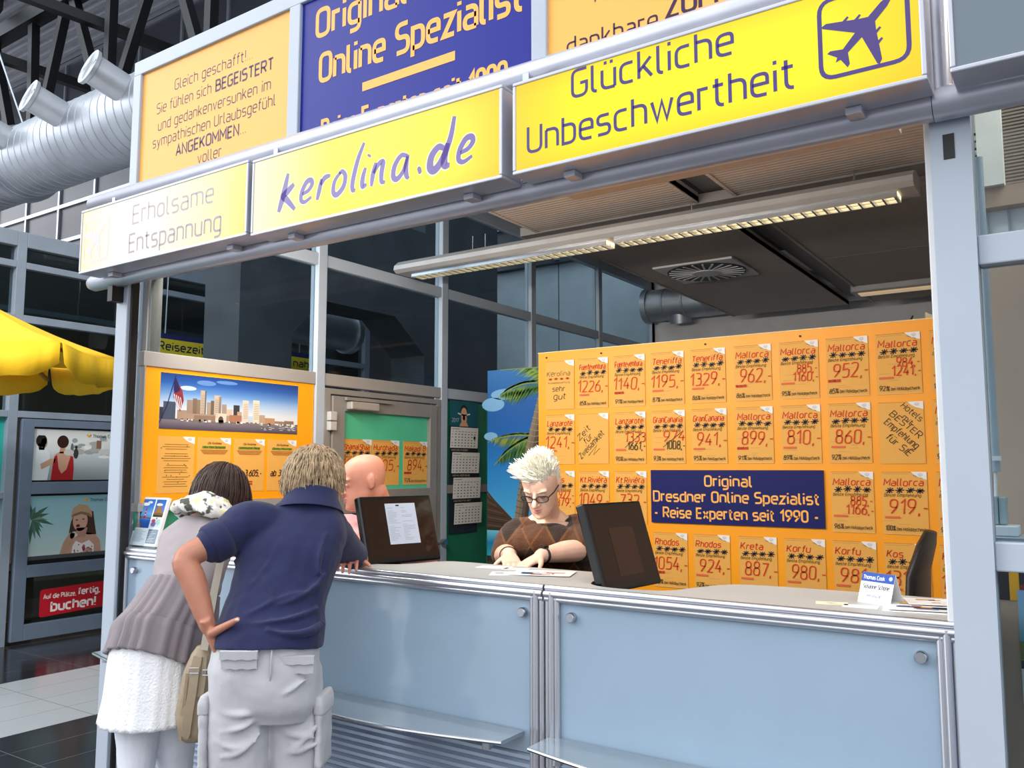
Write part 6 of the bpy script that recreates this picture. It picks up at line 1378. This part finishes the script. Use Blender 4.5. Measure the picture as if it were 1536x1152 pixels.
ribbon([at(297, 985, 2.915), at(292, 1010, 2.905), at(288, 1040, 2.90), at(283, 1070, 2.90), at(279, 1100, 2.905), at(276, 1106, 2.91)], .030, .004, 'closing_strap', m_lea, bg_)
ribbon([at(281, 1010, 2.92), at(277, 1050, 2.92), at(271, 1090, 2.925), at(270, 1112, 2.93)], .010, .003, 'dangling_strap', m_lea, bg_)
ribbon([at(306, 985, 2.92), at(304, 1020, 2.915), at(300, 1045, 2.91)], .022, .004, 'side_strap', m_lea, bg_)
for px_, py_ in ((291, 1006), (311, 1009)):
    c = MB(); o = at(px_, py_, 2.893); c.tube([o + RT * .016 * a + UP * .009 * b_ for a, b_ in ((-1, -1), (1, -1), (1, 1), (-1, 1), (-1, -1))], .0022, 8); c.build('buckle', M_STEEL, bg_)
# ------------------------------------------------------------------ bald man in the pink shirt
hb = at(546, 722, 3.74); fb = (-RT * .90 - FW * .42); fb.z = -.22; fb.normalize()
pb = thing('person', 'person with a bald head in a pink shirt behind the counter beside a monitor', 'person', (hb.x - .12, hb.y + .22, 0))
w = MB(); T, hr, hfw, hu = head(w, hb, fb, s=1.02, jaw=1.08)
nb = hb - hu * .095 - hfw * .035 + V((-.02, .04, -.035)); fwb = V((.15, -1, 0)).normalized(); rb = V((fwb.y, -fwb.x, 0))
limb(w, [(nb - V((0, -.02, .06)), .075), (nb, .066), (hb - hu * .05 - hfw * .03, .062)], 18)
c0 = nb + V((-.02, .03, -.05)); hp = V((nb.x - .02, nb.y + .30, .84))
bsec = [(hp, .17, .13), (hp.lerp(c0, .3), .17, .13), (hp.lerp(c0, .6), .185, .125), (hp.lerp(c0, .85), .19, .10), (c0, .10, .07)]
body(w, bsec, rb, fwb)
LS, RS = c0 + rb * -.185 + V((0, .01, -.055)), c0 + rb * .185 + V((0, .01, -.055))
S1, S2 = (LS, RS) if LS.x < RS.x else (RS, LS)   # S1 is at the photo's left
E1, W1 = V((S1.x - .02, .28, 1.235)), at(528, 832, 3.28); W1.z = 1.228; E1 = V((W1.x - .10, W1.y + .20, 1.235))
E2, W2 = V((S2.x + .03, .46, 1.02)), V((S2.x + .02, .30, 1.02))
for s_, e_, w_ in ((S1, E1, W1), (S2, E2, W2)): limb(w, [(s_, .055), (s_.lerp(e_, .5), .048), (e_, .042), (e_.lerp(w_, .4), .042), (w_, .028)], 14)
hand(w, W1, (.55, -.75, .0), (0, 0, 1), -1, .4, 1.0); hand(w, W2, (.1, -.9, -.1), (0, 0, 1), 1, .4)
for q in (-1, 1):
    h_ = hp + rb * .09 * q; k_ = h_ + fwb * .18 + V((0, 0, -.30)) + rb * .03 * q; a = V((k_.x, k_.y + .15, .085)); limb(w, [(h_, .085), (h_.lerp(k_, .5), .075), (k_, .058), (k_.lerp(a, .4), .052), (a, .036)], 14)
solid(w, 'body', SK2, pb, .005, 3); eyes(T, hr, hfw, hu, pb, 1.02, brow='B08A70', lip='B8685C')
m_pink = fabric('pink_shirt', 'D9A3A2', 500, .2)
w = MB(); body(w, [(hp + V((0, 0, -.02)), .19, .15), (hp.lerp(c0, .3), .19, .15), (hp.lerp(c0, .6), .202, .14), (hp.lerp(c0, .85), .202, .115), (hp.lerp(c0, .97), .13, .09), (c0 + V((0, 0, .01)), .09, .085)], rb, fwb)
for s_, e_ in ((S1, E1), (S2, E2)): limb(w, [(s_, .076), (s_.lerp(e_, .5), .066), (s_.lerp(e_, .62), .062)], 18)
sh_ = solid(w, 'shirt', m_pink, pb, .0065, 4, .018, .12)
c = MB(); cu = (nb - c0 + V((0, 0, .05))).normalized(); loft(c, [(c0 + cu * z, rb * a, fwb * b_) for z, a, b_ in ((-.01, .112, .108), (.03, .098, .094), (.05, .090, .085), (.048, .082, .078), (.01, .08, .076))], 30, 3, 2.1, False); c.build('collar', m_pink, sh_, smooth=True)
w = MB()
body(w, [(hp + V((0, 0, .02)), .178, .14), (hp + V((0, 0, -.08)), .18, .14)], rb, fwb)
for q in (-1, 1):
    h_ = hp + rb * .09 * q; k_ = h_ + fwb * .18 + V((0, 0, -.30)) + rb * .03 * q; a = V((k_.x, k_.y + .15, .085)); limb(w, [(h_, .10), (h_.lerp(k_, .5), .09), (k_, .075), (k_.lerp(a, .4), .068), (a, .06)], 14)
    s_ = MB(); loft(s_, [(V((a.x, a.y, .03)) + fwb * t, rb * hw, V((0, 0, hz))) for t, hw, hz in ((-.085, .03, .028), (-.05, .043, .03), (.03, .047, .034), (.12, .054, .028), (.2, .03, .018))], 16, 3, 3); solid(s_, 'shoe', mat('black_shoe', '1C1A1A', .45), pb, .007, 2)
solid(w, 'trousers', fabric('dark_trousers', '2E3038', 400, .2), pb, .008, 4)
# ------------------------------------------------------------------ blonde woman in the brown sweater
hc = at(812, 729, 3.60); fc = (-FW * .86 - RT * .32); fc.z = -.52; fc.normalize()
pc_ = thing('person', 'person with spiky platinum hair and glasses in a brown sweater behind the counter', 'person', (hc.x, hc.y + .2, 0))
w = MB(); T, hr, hfw, hu = head(w, hc, fc, s=1.0, jaw=.96)
fwc = V((-FW.x - .2, -FW.y, 0)).normalized(); rc = V((fwc.y, -fwc.x, 0))
c0 = at(822, 782, 3.74); hp = V((c0.x - .02, c0.y + .16, .80))
limb(w, [(c0 - V((0, 0, .03)), .06), (c0 + V((0, 0, .03)), .052), (hc - hu * .055 - hfw * .035, .050)], 18)
body(w, [(hp, .18, .14), (hp.lerp(c0, .35), .16, .125), (hp.lerp(c0, .65), .165, .12), (hp.lerp(c0, .88), .165, .09), (c0, .10, .06)], rc, fwc)
ball(w, at(820, 812, 3.62), rc * .14, fwc * .07, V((0, 0, .07)))
A, B = at(778, 801, 3.72), at(868, 796, 3.76)
EA, WA = at(757, 832, 3.62), at(764, 850, 3.42); EB, WB = at(868, 846, 3.52), at(812, 850, 3.36)
EA.z = max(EA.z, 1.20); WA.z = 1.222; EB.z = 1.235; WB.z = 1.226
for s_ in (A, B): limb(w, [(c0 + V((0, 0, .035)) - fwc * .02, .045), (c0.lerp(s_, .5) + V((0, 0, .012)), .040), (s_ + V((0, 0, .0)), .035)], 14)
for s_, e_, w_ in ((A, EA, WA), (B, EB, WB)): limb(w, [(s_, .055), (s_.lerp(e_, .5), .050), (e_, .046), (e_.lerp(w_, .4), .044), (w_, .029)], 14)
hand(w, WA, (at(770, 856, 3.28) - WA), (0, 0, 1), 1, .35, .92); hand(w, WB, (at(786, 848, 3.32) - WB) * 1 + V((0, 0, -.0)), (0, 0, 1), -1, .35, .92)
for q in (-1, 1):
    h_ = hp + rc * .09 * q; k_ = h_ + fwc * .22 + V((0, 0, -.30)); a = V((k_.x, k_.y + .12, .085)); limb(w, [(h_, .09), (h_.lerp(k_, .5), .08), (k_, .058), (k_.lerp(a, .4), .052), (a, .034)], 14)
solid(w, 'body', SK3, pc_, .0045, 3); eyes(T, hr, hfw, hu, pc_, closed=True, brow='C9AE90', lip='C98078')
# glasses
c = MB()
for q in (-1, 1):
    pts = [T(q * .033 + .025 * math.cos(t) * (1 if abs(math.cos(t)) < .9 else 1), .108 - .012 * (abs(q * .033 + .025 * math.cos(t)) / .06) ** 2, -.002 + .0155 * (abs(math.sin(t)) ** .7) * (1 if math.sin(t) > 0 else -1)) for t in [2 * PI * i / 24 for i in range(25)]]
    c.tube(pts, .0022, 6); c.tube([T(q * .058, .098, .004), T(q * .073, .06, .006), T(q * .078, .0, .006), T(q * .077, -.02, -.004)], [.003, .0026, .0024, .002], 6)
c.tube([T(-.009, .110, .002), T(0, .113, .005), T(.009, .110, .002)], .002, 6); gl = c.build('glasses_frame', mat('black_acetate', '141318', .25), pc_, smooth=True)
for q in (-1, 1):
    c = MB(); c.add([T(q * .033 + .024 * math.cos(t), .108 - .012 * (abs(q * .033 + .024 * math.cos(t)) / .06) ** 2, -.002 + .0148 * (abs(math.sin(t)) ** .7) * (1 if math.sin(t) > 0 else -1)) for t in [2 * PI * i / 24 for i in range(24)]], [tuple(range(24))]); c.build('lens', M_GLASS, gl)
# sweater with argyle diamonds
m_sw = fabric('brown_knit', '5A3522', 160, .6, .9); n3 = m_sw.node_tree; bs = n3.nodes['Principled BSDF']
tcn = n3.nodes.new('ShaderNodeTexCoord'); mp = n3.nodes.new('ShaderNodeMapping'); mp.inputs['Rotation'].default_value = (0, 0, math.atan2(rc.y, rc.x) * -1); n3.links.new(tcn.outputs['Object'], mp.inputs['Vector'])
sp = n3.nodes.new('ShaderNodeSeparateXYZ'); n3.links.new(mp.outputs[0], sp.inputs[0])
def m3(op, a, b_):
    k = n3.nodes.new('ShaderNodeMath'); k.operation = op
    for i, q in enumerate((a, b_)):
        if isinstance(q, (int, float)): k.inputs[i].default_value = q
        else: n3.links.new(q, k.inputs[i])
    return k.outputs[0]
uu = m3('MULTIPLY', sp.outputs[0], 9.0); vv = m3('MULTIPLY', sp.outputs[2], 6.0); d1_ = m3('ADD', uu, vv); d2_ = m3('SUBTRACT', uu, vv)
fl1 = m3('FLOOR', d1_, 0); fl2 = m3('FLOOR', d2_, 0); chk = m3('LESS_THAN', m3('FRACT', m3('MULTIPLY', m3('ADD', fl1, 0), .5), 0), .25); chk2 = m3('LESS_THAN', m3('FRACT', m3('MULTIPLY', fl2, .5), 0), .25); dia = m3('MULTIPLY', chk, chk2)
ln = m3('MAXIMUM', m3('LESS_THAN', m3('ABSOLUTE', m3('SUBTRACT', m3('FRACT', m3('ADD', d1_, .5), 0), .5), 0), .05), m3('LESS_THAN', m3('ABSOLUTE', m3('SUBTRACT', m3('FRACT', m3('ADD', d2_, .5), 0), .5), 0), .05))
mxa = n3.nodes.new('ShaderNodeMix'); mxa.data_type = 'RGBA'; n3.links.new(dia, mxa.inputs[0]); mxa.inputs[6].default_value = (*rgb('55341F'), 1); mxa.inputs[7].default_value = (*rgb('33261F'), 1)
mxb = n3.nodes.new('ShaderNodeMix'); mxb.data_type = 'RGBA'; n3.links.new(ln, mxb.inputs[0]); n3.links.new(mxa.outputs[2], mxb.inputs[6]); mxb.inputs[7].default_value = (*rgb('6B4428'), 1); n3.links.new(mxb.outputs[2], bs.inputs['Base Color'])
w = MB(); body(w, [(hp.lerp(c0, .05), .20, .155), (hp.lerp(c0, .35), .19, .15), (hp.lerp(c0, .62), .195, .145), (hp.lerp(c0, .84), .20, .115)], rc, fwc); loft(w, [(hp.lerp(c0, .80), rc * .19, fwc * .12), (hp.lerp(c0, .93), rc * .165, fwc * .105 + V((0, 0, -.015))), (c0 + V((0, 0, -.012)), rc * .135, fwc * .088 + V((0, 0, -.030)))], 24, 4)
ball(w, at(820, 815, 3.60), rc * .16, fwc * .085, V((0, 0, .085)))
for s_, e_ in ((A, EA), (B, EB)): limb(w, [(c0.lerp(s_, .55) - V((0, 0, .03)), .075), (s_, .074), (s_.lerp(e_, .55) , .074), (s_.lerp(e_, .95), .062)], 20)
swt = solid(w, 'sweater', m_sw, pc_, .0065, 4, .020, .09)
c = MB(); loft(c, [(c0 + V((0, 0, z - .008)), rc * a, fwc * b_ + V((0, 0, -.032))) for z, a, b_ in ((-.012, .142, .096), (.0, .138, .092), (.004, .131, .086), (-.006, .126, .080))], 32, 2, 2.1, False); c.build('neckline', fabric('brown_rib', '6E4326', 300, .5), swt, smooth=True)
w = MB()
for q in (-1, 1):
    h_ = hp + rc * .09 * q; k_ = h_ + fwc * .22 + V((0, 0, -.30)); a = V((k_.x, k_.y + .12, .085)); limb(w, [(h_, .105), (h_.lerp(k_, .5), .09), (k_, .07), (k_.lerp(a, .4), .06), (a, .05)], 14)
    s_ = MB(); loft(s_, [(V((a.x, a.y, .03)) + fwc * t, rc * hw, V((0, 0, hz))) for t, hw, hz in ((-.075, .028, .026), (-.04, .037, .028), (.03, .042, .03), (.11, .046, .025), (.18, .02, .016))], 16, 3, 3); solid(s_, 'shoe', mat('black_shoe', '1C1A1A', .45), pc_, .007, 2)
solid(w, 'trousers', fabric('dark_trousers', '2E3038', 400, .2), pc_, .008, 4)
c = MB(); d_ = (WB - EB).normalized(); o = WB - d_ * .015; a_ = d_.cross(V((0, 0, 1))).normalized(); b_ = a_.cross(d_); c.tube([o + a_ * .033 * math.cos(t) + b_ * .030 * math.sin(t) for t in [2 * PI * i / 20 for i in range(21)]], .005, 8); c.obox(o + b_ * .028 - a_ * .015 - d_ * .014, a_ * .03, d_ * .028, b_ * .009); c.build('wrist_watch', M_BLACK, pc_, smooth='auto')
c = MB(); d_ = (WA - EA).normalized(); o = WA - d_ * .03; a_ = d_.cross(V((0, 0, 1))).normalized(); b_ = a_.cross(d_); c.tube([o + a_ * .036 * math.cos(t) + b_ * .033 * math.sin(t) for t in [2 * PI * i / 20 for i in range(21)]], .0022, 6); c.build('bracelet', M_BLACK, pc_)
# spiky platinum hair
m_h3 = mat('platinum_hair', 'F6EFE0', .45, var=.1, vscale=60)
w = MB(); ball(w, hc + hu * .034 - hfw * .016, hr * .0775, hfw * .098, hu * .084, 24, 16); ball(w, hc - hfw * .06, hr * .072, hfw * .045, hu * .06); hair = solid(w, 'hair', m_h3, pc_, .006, 2)
w = MB(); rnd = random.Random(9)
def spike(p, nrm):
    up_ = max(0, nrm.dot(hu)); fr = nrm.dot(hfw); L = .012 + .036 * up_ ** 1.2 + (.022 if fr > .2 and up_ > .2 else 0); L *= rnd.uniform(.75, 1.2)
    d = (nrm * .55 + hu * .55 + V((0, 0, .55)) + hfw * (.45 if fr > .1 else -.05) - hr * (-.25) * rnd.uniform(-.5, 1) + V((rnd.uniform(-.3, .3), rnd.uniform(-.3, .3), rnd.uniform(-.1, .2)))).normalized(); pts = [p - nrm * .006]
    for i in range(5): pts.append(pts[-1] + d * L / 5); d = (d + hfw * .05 - V((0, 0, .04))).normalized()
    return pts
strands(w, scalp(hc + hu * .036 - hfw * .018, hr, hfw, hu, .079, .100, .086, 1700, lambda x, y, z: z > (.12 if y > 0 else -.1) and not (y > .9), 6), spike, .0052)
def tuft(p, nrm):
    d = (hfw * .55 + hr * -.0 - RT * .75 + UP * .25 + V((rnd.uniform(-.2, .2), rnd.uniform(-.2, .2), rnd.uniform(-.2, .25)))).normalized(); L = rnd.uniform(.05, .085); pts = [p - nrm * .006]
    for i in range(5): pts.append(pts[-1] + d * L / 5 + nrm * (.006 if i == 0 else 0)); d = (d + UP * .10 - hfw * .05).normalized()
    return pts
strands(w, scalp(hc + hu * .036 - hfw * .018, hr, hfw, hu, .079, .100, .086, 900, lambda x, y, z: y > .15 and .35 < z < .92, 16), tuft, .005)
w.build('hair_spikes', mat('platinum_hair_tips', 'FBF6EA', .45, var=.08, vscale=60), hair, smooth=True)
c = MB(); ball(c, T(.079, -.012, -.034), hr * .004, hfw * .004, hu * .004, 10, 6); c.build('earring', mat('pearl', 'F2F2F2', .2), pc_, smooth=True)
